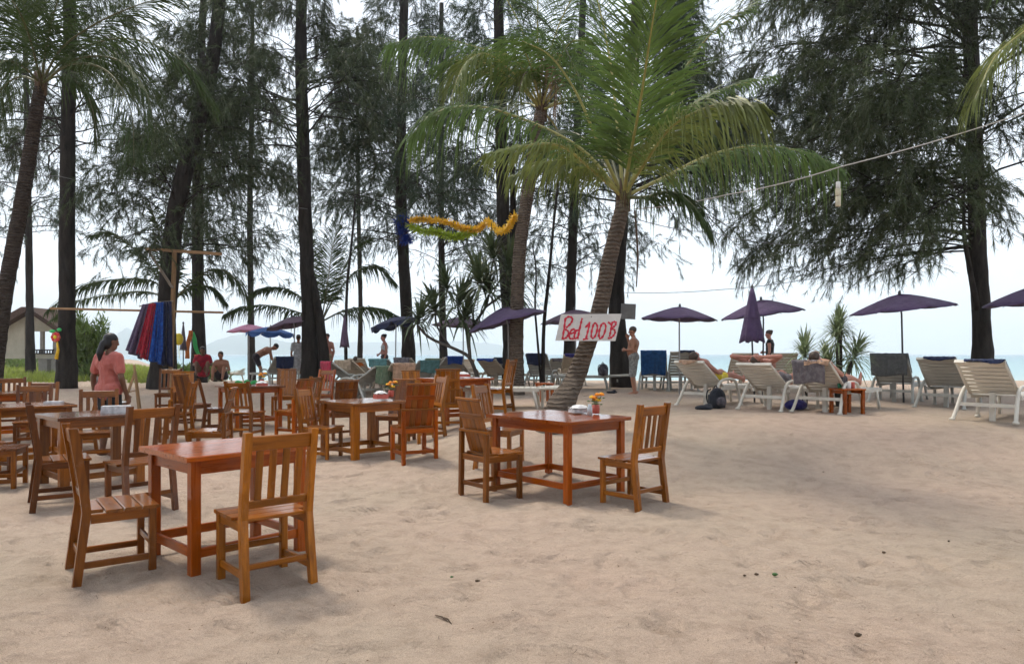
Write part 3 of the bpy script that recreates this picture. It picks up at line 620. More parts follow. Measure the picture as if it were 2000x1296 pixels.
# the leaning palm that carries the sign
pb = foot(1078, 838); PD = 10.0
palm('leaning coconut palm carrying the bed sign', PD, pb, [at(1092, 800, pb.y - .0), at(1122, 742, 10.1), at(1150, 665, 10.05), at(1172, 600, 10), at(1192, 500, 10), at(1212, 420, 10), at(1217, 395, 10)],
     [.27, .20, .145, .125, .118, .112, .107, .102, .098], M['palm_bark'], at(1217, 385, PD), [
     ([(1232, 300, -.5), (1252, 190, -1.1), (1272, 60, -1.7), (1292, -60, -2.2)], dict(leaf=1.0, droop=.30, n=120, w=.013)),
     ([(1165, 270, -.1), (1125, 180, -.1), (1075, 110, -.2), (1020, 80, -.3)], dict(leaf=.9, droop=.45)),
     ([(1140, 295, .2), (1040, 240, .4), (935, 208, .6), (850, 220, .7), (800, 268, .8)], dict(leaf=.72, droop=1.15, n=70)),
     ([(1160, 335, -.3), (1095, 285, -.7), (1020, 285, -1.0), (955, 300, -1.2)], dict(leaf=.55, droop=.8, m='frond_y')),
     ([(1170, 335, -.1), (1120, 315, -.1), (1060, 318, -.1), (1000, 345, -.1)], dict(leaf=.5, droop=.9, m='frond_y')),
     ([(1262, 315, -.5), (1315, 245, -1.0), (1395, 205, -1.4), (1468, 200, -1.7)], dict(leaf=.85, droop=.95, n=80, m='frond_y')),
     ([(1290, 350, .3), (1385, 303, .7), (1480, 285, 1.0), (1575, 298, 1.2), (1640, 328, 1.3)], dict(leaf=.72, droop=1.25, n=80)),
     ([(1275, 290, .4), (1345, 210, .8), (1425, 170, 1.1), (1510, 150, 1.3)], dict(leaf=.6, droop=.6)),
     ([(1262, 385, -.3), (1310, 375, -.5), (1352, 400, -.7), (1386, 452, -.8)], dict(leaf=.42, droop=.75, m='frond_d', mr='rachis_d')),
     ([(1285, 250, .2), (1335, 140, .3), (1395, 60, .3), (1460, 20, .3)], dict(leaf=.8, droop=.5)),
     ([(1205, 240, .5), (1190, 110, .9), (1160, -20, 1.2), (1120, -90, 1.3)], dict(leaf=.9, droop=.4)),
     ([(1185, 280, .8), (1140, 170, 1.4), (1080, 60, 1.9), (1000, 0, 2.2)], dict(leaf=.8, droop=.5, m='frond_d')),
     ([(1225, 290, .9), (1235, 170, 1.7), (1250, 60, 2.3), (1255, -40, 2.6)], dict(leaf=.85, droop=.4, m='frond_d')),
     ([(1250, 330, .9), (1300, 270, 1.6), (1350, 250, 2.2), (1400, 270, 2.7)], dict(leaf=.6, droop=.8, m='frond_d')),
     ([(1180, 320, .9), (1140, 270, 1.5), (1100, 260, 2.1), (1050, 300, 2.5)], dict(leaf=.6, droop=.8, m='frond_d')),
     ], 3, leaf=.75)
# taller palm just behind it
b2 = ground(1006, 17.0)
palm('coconut palm with brown-husked crown left of the leaning palm', 16.6, b2, [at(1008, 700, 17), at(1010, 600, 16.9), at(1016, 480, 16.8), at(1035, 350, 16.7), at(1052, 240, 16.6), at(1056, 220, 16.6)], [.24, .17, .155, .15, .14, .13], M['palm_bark'], at(1057, 215, 16.6), [
     ([(1010, 120, -.3), (930, 92, -.6), (840, 72, -.9), (765, 85, -1.2)], dict(leaf=1.1, droop=1.05, n=80)),
     ([(1010, 150, -.6), (950, 105, -1.2), (905, 130, -1.6), (878, 200, -2)], dict(leaf=1.0, droop=.8, n=70, m='frond_y')),
     ([(1030, 90, 0), (990, 0, 0), (930, -70, 0)], dict(leaf=1.2, droop=.5)),
     ([(1050, 80, -.3), (1050, -20, -.6), (1040, -110, -.9)], dict(leaf=1.2, droop=.4)),
     ([(1075, 100, -.3), (1110, 10, -.6), (1160, -60, -.9)], dict(leaf=1.2, droop=.4)),
     ([(1090, 160, -.2), (1140, 120, -.4), (1200, 130, -.6), (1240, 190, -.6)], dict(leaf=1.0, droop=.7)),
     ([(1020, 170, .5), (960, 160, 1.0), (910, 210, 1.4), (890, 290, 1.6)], dict(leaf=.9, droop=.8, m='frond_d')),
     ([(1065, 150, -.5), (1072, 110, -.8), (1085, 150, -1.1), (1080, 225, -1.2)], dict(leaf=.55, droop=1.0, m='frond_dead', mr='rachis_d')),
     ([(1045, 160, -.5), (1030, 140, -.8), (1015, 170, -1.0), (1012, 230, -1.0)], dict(leaf=.5, droop=1.0, m='frond_y', mr='rachis_d')),
     ], 5, leaf=1.0, auto=9, autolen=3.6, automat='frond')
# dark palm at the left edge
b3 = ground(-20, 14.5)
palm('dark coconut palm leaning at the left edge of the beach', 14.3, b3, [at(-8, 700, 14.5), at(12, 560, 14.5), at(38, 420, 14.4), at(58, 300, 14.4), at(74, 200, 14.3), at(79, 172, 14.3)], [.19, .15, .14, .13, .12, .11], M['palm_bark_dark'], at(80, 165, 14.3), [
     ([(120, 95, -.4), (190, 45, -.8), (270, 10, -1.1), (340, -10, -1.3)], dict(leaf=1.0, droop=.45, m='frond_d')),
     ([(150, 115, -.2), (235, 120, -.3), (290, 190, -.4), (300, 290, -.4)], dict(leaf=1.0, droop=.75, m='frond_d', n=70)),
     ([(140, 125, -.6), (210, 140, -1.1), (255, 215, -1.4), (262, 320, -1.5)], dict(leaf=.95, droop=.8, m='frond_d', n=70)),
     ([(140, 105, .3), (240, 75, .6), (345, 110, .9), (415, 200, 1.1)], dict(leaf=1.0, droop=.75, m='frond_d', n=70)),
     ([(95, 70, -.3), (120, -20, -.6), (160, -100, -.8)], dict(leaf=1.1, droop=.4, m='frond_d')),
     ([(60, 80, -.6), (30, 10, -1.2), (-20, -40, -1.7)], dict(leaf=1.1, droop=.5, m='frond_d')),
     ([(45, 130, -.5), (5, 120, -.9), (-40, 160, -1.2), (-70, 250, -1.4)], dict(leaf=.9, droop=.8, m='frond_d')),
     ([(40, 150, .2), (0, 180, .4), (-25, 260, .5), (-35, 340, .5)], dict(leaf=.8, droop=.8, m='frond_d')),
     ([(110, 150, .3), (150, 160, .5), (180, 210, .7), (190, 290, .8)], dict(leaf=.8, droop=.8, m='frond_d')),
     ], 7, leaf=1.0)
# low palms between the casuarinas
b4 = ground(338, 21)
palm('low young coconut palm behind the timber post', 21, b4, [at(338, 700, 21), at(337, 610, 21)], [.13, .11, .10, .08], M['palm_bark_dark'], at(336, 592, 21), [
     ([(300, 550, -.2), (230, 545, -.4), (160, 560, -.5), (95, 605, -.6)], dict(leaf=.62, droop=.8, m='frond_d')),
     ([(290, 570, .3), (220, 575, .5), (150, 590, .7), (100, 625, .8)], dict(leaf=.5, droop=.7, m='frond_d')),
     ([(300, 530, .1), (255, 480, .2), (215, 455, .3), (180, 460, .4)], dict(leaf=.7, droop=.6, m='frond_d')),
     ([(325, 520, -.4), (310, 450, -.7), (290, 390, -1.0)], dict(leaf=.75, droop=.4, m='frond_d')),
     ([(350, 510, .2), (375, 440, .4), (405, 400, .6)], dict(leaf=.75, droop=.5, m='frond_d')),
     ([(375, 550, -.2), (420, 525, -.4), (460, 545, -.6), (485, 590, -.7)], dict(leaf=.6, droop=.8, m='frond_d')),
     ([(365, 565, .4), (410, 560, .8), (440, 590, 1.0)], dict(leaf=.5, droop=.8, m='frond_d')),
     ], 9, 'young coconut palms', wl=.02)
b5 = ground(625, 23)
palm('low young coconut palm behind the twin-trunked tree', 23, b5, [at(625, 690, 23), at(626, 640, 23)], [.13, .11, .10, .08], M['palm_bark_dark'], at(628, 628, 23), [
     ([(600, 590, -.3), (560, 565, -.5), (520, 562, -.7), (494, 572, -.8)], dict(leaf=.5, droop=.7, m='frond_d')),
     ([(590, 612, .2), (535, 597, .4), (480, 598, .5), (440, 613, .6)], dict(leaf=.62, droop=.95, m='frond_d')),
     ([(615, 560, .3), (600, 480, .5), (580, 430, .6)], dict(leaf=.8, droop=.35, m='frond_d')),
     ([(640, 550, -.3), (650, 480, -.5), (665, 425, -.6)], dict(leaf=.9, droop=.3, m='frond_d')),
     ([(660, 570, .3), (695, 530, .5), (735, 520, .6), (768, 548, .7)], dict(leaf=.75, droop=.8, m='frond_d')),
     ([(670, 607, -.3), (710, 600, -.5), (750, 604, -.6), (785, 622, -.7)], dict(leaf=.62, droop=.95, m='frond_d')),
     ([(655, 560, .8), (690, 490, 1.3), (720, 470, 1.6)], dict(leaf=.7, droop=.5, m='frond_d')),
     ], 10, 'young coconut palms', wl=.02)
# palm beyond the right edge; one frond reaches into view
b6 = ground(2230, 9.5)
palm('coconut palm beyond the right edge, one frond hanging into view', 9.3, b6, [at(2215, 500, 9.5), at(2190, 200, 9.4), at(2160, 20, 9.3)], [.2, .16, .14, .12], M['palm_bark'], at(2155, -20, 9.3), [
     ([(2080, 0, -.2), (2010, 55, -.3), (1945, 110, -.4), (1905, 190, -.4)], dict(leaf=.62, droop=.85, m='frond_y')),
     ([(2110, -90, 0), (2040, -110, 0), (1990, -70, 0)], dict(leaf=.7, droop=.7)),
     ([(2200, -100, 0), (2280, -120, 0), (2350, -40, 0)], dict(leaf=.7, droop=.7)),
     ([(2170, -150, .3), (2160, -250, .6), (2140, -320, .8)], dict(leaf=.7, droop=.5)),
     ([(2190, 20, .5), (2250, 60, 1.0), (2290, 140, 1.2)], dict(leaf=.7, droop=.8)),
     ], 13, leaf=.7)

# pandanus
def rosette(parent, c, axis_, n, ln, m, seed, w=.035, name='leaf_rosette'):
    rng = random.Random(seed); V, Fq = [], []; A = Vector(axis_).normalized(); X = A.orthogonal().normalized(); Y = A.cross(X); c = Vector(c)
    for k in range(n):
        a = k * 2.399; q = k / n; el = 1.45 - 1.75 * q + rng.uniform(-.15, .15); l_ = ln * rng.uniform(.75, 1.15)
        D = (X * math.cos(a) + Y * math.sin(a)) * math.cos(el) + A * math.sin(el); wd = D.cross(A).normalized() if D.cross(A).length > .05 else X
        p0 = c + A * (.22 * (1 - q)); dr = rng.uniform(.25, .8) * (.35 + q); o = len(V)
        for s_, ww in ((0, .8), (.35, 1), (.65, .8), (.88, .45), (1, .05)):
            p = p0 + D * l_ * s_ - UP * dr * l_ * max(0, s_ - .3) ** 2 * 1.5
            V += [p - wd * w * ww, p + wd * w * ww]
        Fq += [(o + 2 * i, o + 2 * i + 1, o + 2 * i + 3, o + 2 * i + 2) for i in range(4)]
    me = bpy.data.meshes.new(name); me.from_pydata([tuple(v) for v in V], [], Fq); me.materials.append(m); return link(name, me, parent)
pd = 17.6; pbase = ground(925, pd); pr = empty('pandanus_tree', pbase, 0, 'branching pandanus tree with spiky leaf tufts left of the tilted umbrella', 'pandanus')
def pp(x, y, dz=0): return at(x, y, pd + dz) - pbase
for pts, r in [([(935, 745, 0), (918, 700, 0), (890, 682, 0), (840, 660, -.1), (815, 635, -.2)], .05), ([(918, 700, 0), (916, 660, 0), (925, 635, 0), (948, 600, .1), (955, 575, .1)], .045), ([(917, 665, 0), (905, 630, .1), (893, 610, .1)], .035),
               ([(925, 635, 0), (925, 600, -.2), (940, 560, -.3)], .03), ([(880, 678, 0), (855, 640, .2), (850, 610, .3)], .028), ([(948, 600, .1), (985, 570, .3), (992, 540, .3)], .03)]:
    b = MB(); b.tube(catmull([pp(*p) for p in pts], 14), list(np.linspace(r, r * .6, 15)), 7); b.build('branch', M['stem'], pr, True)
for k, (x, y, dz, ln) in enumerate([(815, 632, -.2, .65), (852, 612, .3, .75), (893, 602, .1, .9), (940, 560, -.3, .95), (958, 578, .1, .9), (993, 535, .3, 1.0), (905, 630, 0, .75), (965, 510, .5, .8), (875, 570, .6, .7), (1010, 580, .2, .7)]):
    rosette(pr, pp(x, y, dz), (random.Random(k).uniform(-.4, .4), random.Random(k + 5).uniform(-.3, .3), 1), 72, ln, M['pandan'], 60 + k, .030)
def pand_small(label, px, py, d, parts, seed):
    base = ground(px, d); r = empty('pandanus_plant', base, 0, label, 'pandanus', 'young pandanus plants among the loungers')
    for k, (x, y, ln) in enumerate(parts):
        c = at(x, y, d) - base; b = MB(); b.tube([Vector((0, 0, -.05)), Vector((c.x * .4, 0, c.z * .55)), c], [.055, .05, .045], 7); b.build('stem', M['stem'], r, True)
        rosette(r, c, ((x - px) / 60, 0, 1), 120, ln * 1.1, M['pandan_l'], seed + k, .016)
pand_small('taller spiky pandanus plant behind the lounger with grey towel', 1640, 760, 13.0, [(1637, 672, .46), (1664, 706, .40), (1624, 722, .36), (1640, 648, .32)], 71)
pand_small('shorter spiky pandanus plant left of the taller one', 1572, 760, 13.6, [(1572, 704, .46)], 76)

# greenery at the left behind the beach
def shrub(label, px, d, w, h, n, seed, m='shrub', name='shrub', cat='shrub'):
    rng = np.random.default_rng(seed); base = ground(px, d); r = empty(name, base, 0, label, cat)
    b = MB()
    for k in range(9): a = rng.uniform(0, 6.28); b.tube([(0, 0, -.05), (math.cos(a) * w * .2, math.sin(a) * w * .2, h * .5), (math.cos(a) * w * .38, math.sin(a) * w * .38, h * .85)], [.03, .02, .008], 5)
    b.build('stem', M['stem'], r)
    th = rng.uniform(0, 6.28, n); rr = np.sqrt(rng.random(n)); zz = rng.random(n) ** .8
    p = np.stack([np.cos(th) * rr * w / 2 * (1 - .35 * zz), np.sin(th) * rr * w / 2 * (1 - .35 * zz), h * zz * (.8 + .25 * np.sin(th * 3) * rr + .2 * rng.random(n))], 1)
    D = rng.normal(0, .6, (n, 3)); D[:, 2] += .9; D /= np.linalg.norm(D, axis=1)[:, None]; wv = np.cross(D, rng.normal(0, 1, (n, 3))); wv /= np.linalg.norm(wv, axis=1)[:, None]
    ln = rng.uniform(.14, .34, (n, 1)); V = np.stack([p, p + D * ln * .5 - wv * .028, p + D * ln, p + D * ln * .5 + wv * .028], 1).reshape(-1, 3)
    tag(np_mesh('foliage', V, np.arange(len(V)).reshape(-1, 4), M[m], r, 4), None, None, kind='stuff')
shrub('bushy green shrub beside the woman in salmon', 172, 27, 1.7, 2.15, 3600, 5)
shrub('low green bush behind the seated beachgoers', 350, 30, 1.7, .55, 900, 6)
shrub('small green bush left of the stacked loungers', 420, 31, 1.3, .6, 700, 7)
shrub('far green bush below the hut', 40, 44, 3.4, .8, 1400, 8)
rng = np.random.default_rng(9); n = 26000
gy = rng.uniform(24, 60, n); gx = (rng.uniform(-140, 330, n) - CX) / F * gy; keep = vnoise(gx * .5, gy * .5, 5) > -.16; gx, gy = gx[keep], gy[keep]; n = len(gx)
p = np.stack([gx, gy, gz(gx, gy) - .02], 1); D = rng.normal(0, .35, (n, 3)); D[:, 2] = 1; ln = rng.uniform(.10, .34, (n, 1)); wv = rng.normal(0, 1, (n, 3)); wv[:, 2] = 0; wv *= .02
V = np.stack([p - wv, p + wv, p + D * ln], 1).reshape(-1, 3)
tag(np_mesh('beach_grass', V, np.arange(len(V)).reshape(-1, 3), M['grass']), 'bright green grass growing behind the beach near the hut', 'grass', kind='stuff')
# ------------------------------------------------------------------ wooden tables and chairs
def slat_chair(label, x, y, face, wd, wd2=None, lean=.085, group='slatted wooden chairs', sink=.028):
    w2 = M[wd2 or wd]; w = M[wd]
    r = empty('wooden_chair', (x, y, float(gz(x, y)) - sink), math.radians(face - 90), label, 'chair', group)
    for s in (-1, 1):
        X = s * .195
        # rear post: two splayed lengths in one piece
        b = MB(); a, c = .021, .024; P = [(X * 1.04, -.235, 0), (X, -.180, .45), (X, -.180 - lean * .25, .60), (X * 1.0, -.180 - lean, .95)]
        v = [(px + dx, py + dy, pz) for px, py, pz in P for dx, dy in ((-a, -c), (a, -c), (a, c), (-a, c))]
        f = [(4 * i + k, 4 * i + (k + 1) % 4, 4 * i + 4 + (k + 1) % 4, 4 * i + 4 + k) for i in range(3) for k in range(4)] + [(3, 2, 1, 0), (12, 13, 14, 15)]
        key = ('post', s, lean)
        if key not in BEAMS:
            me = bpy.data.meshes.new('rear_post'); me.from_pydata([(p[2], p[0], p[1]) for p in b.add(v, f).v], [], b.f); me.materials.append(w); BEAMS[key] = me
        o = link('rear_leg', BEAMS[key], r); o.matrix_local = Matrix(((0, 1, 0, 0), (0, 0, 1, 0), (1, 0, 0, 0), (0, 0, 0, 1))); setmat(o, w)
        beam('front_leg', r, (X, .175, 0), (X, .175, .432), .045, .042, (0, 1, 0), w)
        beam('side_apron', r, (X, -.158, .405), (X, .153, .405), .022, .055, (0, 0, 1), w)
        beam('stretcher', r, (X, -.198, .135), (X, .153, .135), .022, .040, (0, 0, 1), w)
    beam('front_apron', r, (-.172, .178, .405), (.172, .178, .405), .020, .052, (0, 0, 1), w)
    beam('stretcher', r, (-.172, -.205, .185), (.172, -.205, .185), .022, .035, (0, 0, 1), w2)
    beam('stretcher', r, (-.172, .175, .215), (.172, .175, .215), .022, .038, (0, 0, 1), w)
    for k in range(4):
        yy = -.135 + k * .1; beam('seat_plank', r, (-.225 if k else -.172, yy, .444), (.225 if k else .172, yy, .444), .093, .021, (0, 0, 1), M[(wd2 or wd) + '_g'])
    bx = lambda z: -.180 - lean * float(np.interp(z, [.45, .60, .95], [0, .25, 1]))
    ub = Vector((0, -lean * .75 / .35, 1)).normalized()
    beam('back_rail', r, (-.174, bx(.885), .885), (.174, bx(.885), .885), .022, .082, ub, w2)
    beam('back_rail', r, (-.174, bx(.535), .535), (.174, bx(.535), .535), .022, .045, ub, w)
    for k in range(4):
        X = -.118 + k * .0787; beam('back_slat', r, (X, bx(.560) + .002, .558), (X, bx(.842) + .002, .843), .042, .014, (0, 1, 0), w2 if k % 2 else w)
    return r
def plank_chair(label, x, y, face, wd, wd2=None, group='plank-backed wooden chairs', sink=.028):
    w = M[wd]; w2 = M[wd2 or wd]
    r = empty('plank_back_chair', (x, y, float(gz(x, y)) - sink), math.radians(face - 90), label, 'chair', group)
    for s in (-1, 1):
        X = s * .205
        beam('rear_leg', r, (X, -.215, 0), (X, -.205, .640), .045, .045, (0, 1, 0), w)
        beam('front_leg', r, (X, .185, 0), (X, .185, .425), .048, .045, (0, 1, 0), w)
        beam('side_apron', r, (X, -.182, .400), (X, .162, .400), .024, .062, (0, 0, 1), w)
        beam('stretcher', r, (X, -.188, .135), (X, .162, .135), .024, .045, (0, 0, 1), w)
    beam('rear_rail', r, (-.228, -.207, .655), (.228, -.207, .655), .040, .026, (0, 0, 1), w2)
    beam('rear_apron', r, (-.18, -.205, .400), (.18, -.205, .400), .022, .055, (0, 0, 1), w)
    beam('front_apron', r, (-.18, .185, .400), (.18, .185, .400), .022, .060, (0, 0, 1), w)
    beam('stretcher', r, (-.18, -.205, .15), (.18, -.205, .15), .022, .040, (0, 0, 1), w)
    for k in range(4): beam('seat_plank', r, (-.182 if k < 1 else -.225, -.115 + k * .098, .438), (.182 if k < 1 else .225, -.115 + k * .098, .438), .092, .022, (0, 0, 1), M[(wd2 or wd) + '_g'])
    for k in range(5):
        X = -.146 + k * .073; beam('back_board', r, (X, -.125, .452), (X, -.275, .945), .070, .016, (0, 1, 0), w2 if k % 2 else w)
    beam('back_cap', r, (-.192, -.278, .962), (.192, -.278, .962), .034, .022, (0, 0, 1), w2)
    beam('back_batten', r, (-.18, -.238, .80), (.18, -.238, .80), .018, .05, (0, -.29, 1), w)
    return r
def table(label, x, y, rot, Lx, Ly, wd, wd2=None, hgt=.752, group='square wooden tables', leg=.062):
    w = M[wd]; w2 = M[wd2 or wd]
    r = empty('wooden_table', (x, y, float(gz(x, y)) - .028), math.radians(rot), label, 'table', group)
    beam('tabletop', r, (-Lx / 2 - .075, 0, hgt), (Lx / 2 + .075, 0, hgt), Ly + .15, .034, (0, 0, 1), M[(wd2 or wd) + '_g'], .006)
    for sx in (-1, 1):
        for sy in (-1, 1): beam('leg', r, (sx * Lx / 2, sy * Ly / 2, 0), (sx * Lx / 2, sy * Ly / 2, hgt - .017), leg, leg, (0, 1, 0), w)
        beam('apron', r, (sx * Lx / 2, -Ly / 2 + leg / 2, hgt - .062), (sx * Lx / 2, Ly / 2 - leg / 2, hgt - .062), .024, .085, (0, 0, 1), w)
        beam('stretcher', r, (sx * Lx / 2, -Ly / 2 + leg / 2, .165), (sx * Lx / 2, Ly / 2 - leg / 2, .165), .026, .060, (0, 0, 1), w)
    for sy in (-1, 1):
        beam('apron', r, (-Lx / 2 + leg / 2, sy * Ly / 2, hgt - .062), (Lx / 2 - leg / 2, sy * Ly / 2, hgt - .062), .024, .085, (0, 0, 1), w)
        beam('stretcher', r, (-Lx / 2 + leg / 2, sy * Ly / 2, .165), (Lx / 2 - leg / 2, sy * Ly / 2, .165), .026, .060, (0, 0, 1), w)
    return r
table('bare reddish wooden table in the left foreground', -1.93, 4.87, 47, .72, .62, 'red', group='wooden tables')
slat_chair('honey-brown slatted chair in the foreground, seen from behind', -1.49, 4.31, 131, 'honey', 'teak', .075)
slat_chair('brown slatted chair left of the foreground table, seat catching white light', -2.50, 4.52, 37, 'brown', 'teak', .07)
table('red-brown table with flowers and tissues nearest the open sand', .455, 7.2, 41, .74, 1.02, 'red', group='wooden tables')
slat_chair('slatted chair at the right end of the red-brown table, nearest the open sand', 1.09, 6.52, 132, 'teak', 'brown', .07)
plank_chair('chair with reclined back at the left of the red-brown table', -.20, 6.95, 38, 'brown', 'teak')
slat_chair('slatted chair tucked behind the far corner of the red-brown table', -.12, 8.15, -22, 'teak', 'brown', .09)
table('square table with flowers and a pink napkin box in the middle row', -1.95, 9.42, 45, .72, .72, 'teak', 'brown', group='wooden tables', leg=.085)
plank_chair('plank-backed chair seen from behind, right of the middle-row table', -1.20, 8.75, 118, 'red', 'brown')
slat_chair('honey-coloured chair left of the middle-row table', -2.46, 9.25, -12, 'teak', 'honey', .08)
plank_chair('dark plank-backed chair behind the middle-row table', -1.75, 10.75, -110, 'dark', 'brown')
plank_chair('reddish plank-backed chair just right of the far white-topped table', -3.62, 11.9, 150, 'red', 'teak')
table('white-glinting table with orange flowers in the back row', -4.75, 13.0, 42, .78, .78, 'red', 'dark', group='wooden tables')
slat_chair('very dark chair at the left of the back-row table', -5.02, 12.2, 25, 'dark', 'dark', .11)
plank_chair('chair with yellowish back by the timber post', -6.25, 13.6, -70, 'teak', 'honey')
table('dark table holding a white tissue box at the left', -4.40, 7.5, 48, .70, .66, 'brown', 'dark', group='wooden tables', leg=.085)
slat_chair('wide-backed dark chair between the dark table and the foreground table', -3.27, 6.3, 140, 'dark', 'brown', .10)
slat_chair('dark brown chair at the near left of the dark table', -4.08, 6.5, 36, 'dark', 'brown', .07)
slat_chair('chair facing us from behind the dark table', -5.05, 8.75, -62, 'brown', 'brown', .10)
table('honey-legged table at the far left, second row', -5.95, 8.8, 45, .72, .72, 'teak', 'brown', group='wooden tables')
slat_chair('dark chair behind the honey-legged table, nearer of two', -6.75, 10.1, -60, 'dark', 'brown', .10)
slat_chair('dark chair behind the honey-legged table, farther of two', -7.35, 11.1, -75, 'brown', 'dark', .10)
slat_chair('chair cut by the left edge below the honey-legged table', -5.60, 7.55, 70, 'dark', 'brown', .10)
table('far table at the left edge with a white napkin', -8.1, 11.6, 45, .74, .74, 'red', 'brown', group='wooden tables')
slat_chair('chair behind the far table at the left edge', -8.75, 12.5, -60, 'dark', 'brown', .09)
table('far red-topped table below the pandanus tree', -.98, 12.4, 40, .86, .74, 'red', 'red', group='wooden tables')
plank_chair('orange-brown chair at the back of the far red-topped table', -1.82, 13.6, -60, 'teak', 'honey')
plank_chair('chair in front of the far red-topped table, mostly hidden', -1.0, 11.2, 95, 'teak', 'teak')
slat_chair('pale chair by the legs of the woman in salmon', -6.25, 10.4, 200, 'teak', 'honey', .09)
slat_chair('chair glimpsed right of the woman in salmon', -5.35, 11.4, 190, 'brown', 'teak', .09)
plank_chair('brown plank-backed chair behind the back-row table', -4.5, 14.2, -80, 'brown', 'teak')
slat_chair('slatted chair right of the back-row table, its back to us', -3.75, 12.9, 165, 'teak', 'brown', .09)
slat_chair('honey slatted chair behind the middle-row table, right of the dark one', -1.25, 10.3, -150, 'honey', 'teak', .09)
plank_chair('dark plank-backed chair left of the back-row table, beside the very dark one', -5.75, 12.9, -20, 'dark', 'brown')
slat_chair('slatted chair at the right of the far red-topped table', -.25, 12.1, 160, 'teak', 'brown', .09)
slat_chair('brown slatted chair left of the dark table, nearer the edge', -5.15, 7.2, 20, 'brown', 'dark', .10)
plank_chair('teak chair in the second row behind the wide-backed dark chair', -3.75, 8.9, 190, 'brown', 'teak')
slat_chair('dark slatted chair behind the post-side chair', -7.0, 14.6, -75, 'dark', 'brown', .10)
slat_chair('red-brown slatted chair behind the back-row table, right corner', -3.9, 14.4, -120, 'red', 'teak', .09)
plank_chair('dark plank chair standing between the back-row and middle-row tables', -2.75, 11.6, 120, 'dark', 'brown')
slat_chair('brown slatted chair in front of the back-row table', -4.3, 11.6, 80, 'brown', 'teak', .10)
slat_chair('dark slatted chair at the far left of the back row', -7.3, 13.1, 15, 'dark', 'dark', .10)
def small_table(label, x, y, rot, w, h, m):
    r = empty('side_table', (x, y, float(gz(x, y)) - .01), math.radians(rot), label, 'side table', 'small wooden side tables')
    beam('tabletop', r, (-w / 2, 0, h), (w / 2, 0, h), w, .025, (0, 0, 1), M[m])
    for sx in (-1, 1):
        for sy in (-1, 1): beam('leg', r, (sx * (w / 2 - .035), sy * (w / 2 - .035), 0), (sx * (w / 2 - .035), sy * (w / 2 - .035), h - .0125), .05, .05, (0, 1, 0), M[m])
        beam('apron', r, (sx * (w / 2 - .035), -w / 2 + .06, h - .045), (sx * (w / 2 - .035), w / 2 - .06, h - .045), .02, .05, (0, 0, 1), M[m])
    return r
p = foot(1664, 808); small_table('orange-brown side table with drinks beside the lounger', p.x, p.y + .17, 12, .40, .40, 'red')
p = foot(1064, 785); small_table('small red-brown stool left of the leaning palm', p.x, p.y + .1, 20, .30, .38, 'red')

# things on the tables
def top_z(x, y): return float(gz(x, y)) - .028 + .752 + .0175
def flowers(label, x, y, s=1.0, pot='pinkbox', tz=None):
    z = tz if tz is not None else top_z(x, y); r = empty('flower_vase', (x, y, z), 0, label, 'flower vase', 'vases of orange flowers on the tables')
    b = MB(); b.lathe([(.030 * s, 0), (.036 * s, .01), (.040 * s, .055 * s), (.036 * s, .085 * s), (.030 * s, .09 * s)], 12); b.build('vase', M[pot], r, True)
    rng = random.Random(int(x * 100)); bs = MB()
    for k in range(9):
        a = k * 2.4; c = Vector((math.cos(a) * .062 * s * (.4 + .6 * (k % 3) / 2), math.sin(a) * .062 * s, (.125 + .03 * (k % 3)) * s))
        b = MB()
        for j in range(16):
            t = j * 2.4; q = math.sqrt(j / 16); D = Vector((math.cos(t) * q, math.sin(t) * q, .35 + .5 * (1 - q))).normalized(); b.ball(c + D * .021 * s, (.012 * s, .012 * s, .010 * s), None, 6, 4)
        b.build('blossom', M['flower_o' if k % 4 else 'flower_y'], r, True); bs.tube([(0, 0, .07 * s), c], .003, 4)
        for j in range(2): bs.ball(c + Vector((rng.uniform(-.04, .04), rng.uniform(-.04, .04), -.03)) * s, (.016 * s, .010 * s, .006 * s), None, 6, 4)
    bs.build('stems', M['leafy'], r)
def tissue(label, x, y, rot, m='whitecloth', size=(.20, .11, .05), crumple=True, tz=None):
    z = tz if tz is not None else top_z(x, y); r = empty('napkin_holder', (x, y, z), math.radians(rot), label, 'napkin holder', 'napkin holders on the tables')
    b = MB(); w, d_, h = size
    b.add([(-w / 2, -d_ / 2, 0), (w / 2, -d_ / 2, 0), (w / 2, d_ / 2, 0), (-w / 2, d_ / 2, 0), (-w / 2 * .96, -d_ / 2 * .94, h), (w / 2 * .96, -d_ / 2 * .94, h), (w / 2 * .96, d_ / 2 * .94, h), (-w / 2 * .96, d_ / 2 * .94, h)],
          [(3, 2, 1, 0), (0, 1, 5, 4), (1, 2, 6, 5), (2, 3, 7, 6), (3, 0, 4, 7), (4, 5, 6, 7)]); b.build('box', M[m], r)
    if crumple:
        rng = random.Random(int(y * 77)); n = 8; P = []
        for j in range(n):
            for i in range(n):
                u, v = i / 7 - .5, j / 7 - .5; P.append((u * w * .95 + rng.uniform(-.008, .008), v * d_ * 1.05, h + .006 + max(0, .035 * (1 - 4 * u * u) * (1 - 4 * v * v)) + rng.uniform(0, .012)))
        b = MB(); b.grid(P, n, n); o = b.build('tissue', M['tissue'], r); o.modifiers.new('solid', 'SOLIDIFY').thickness = .003
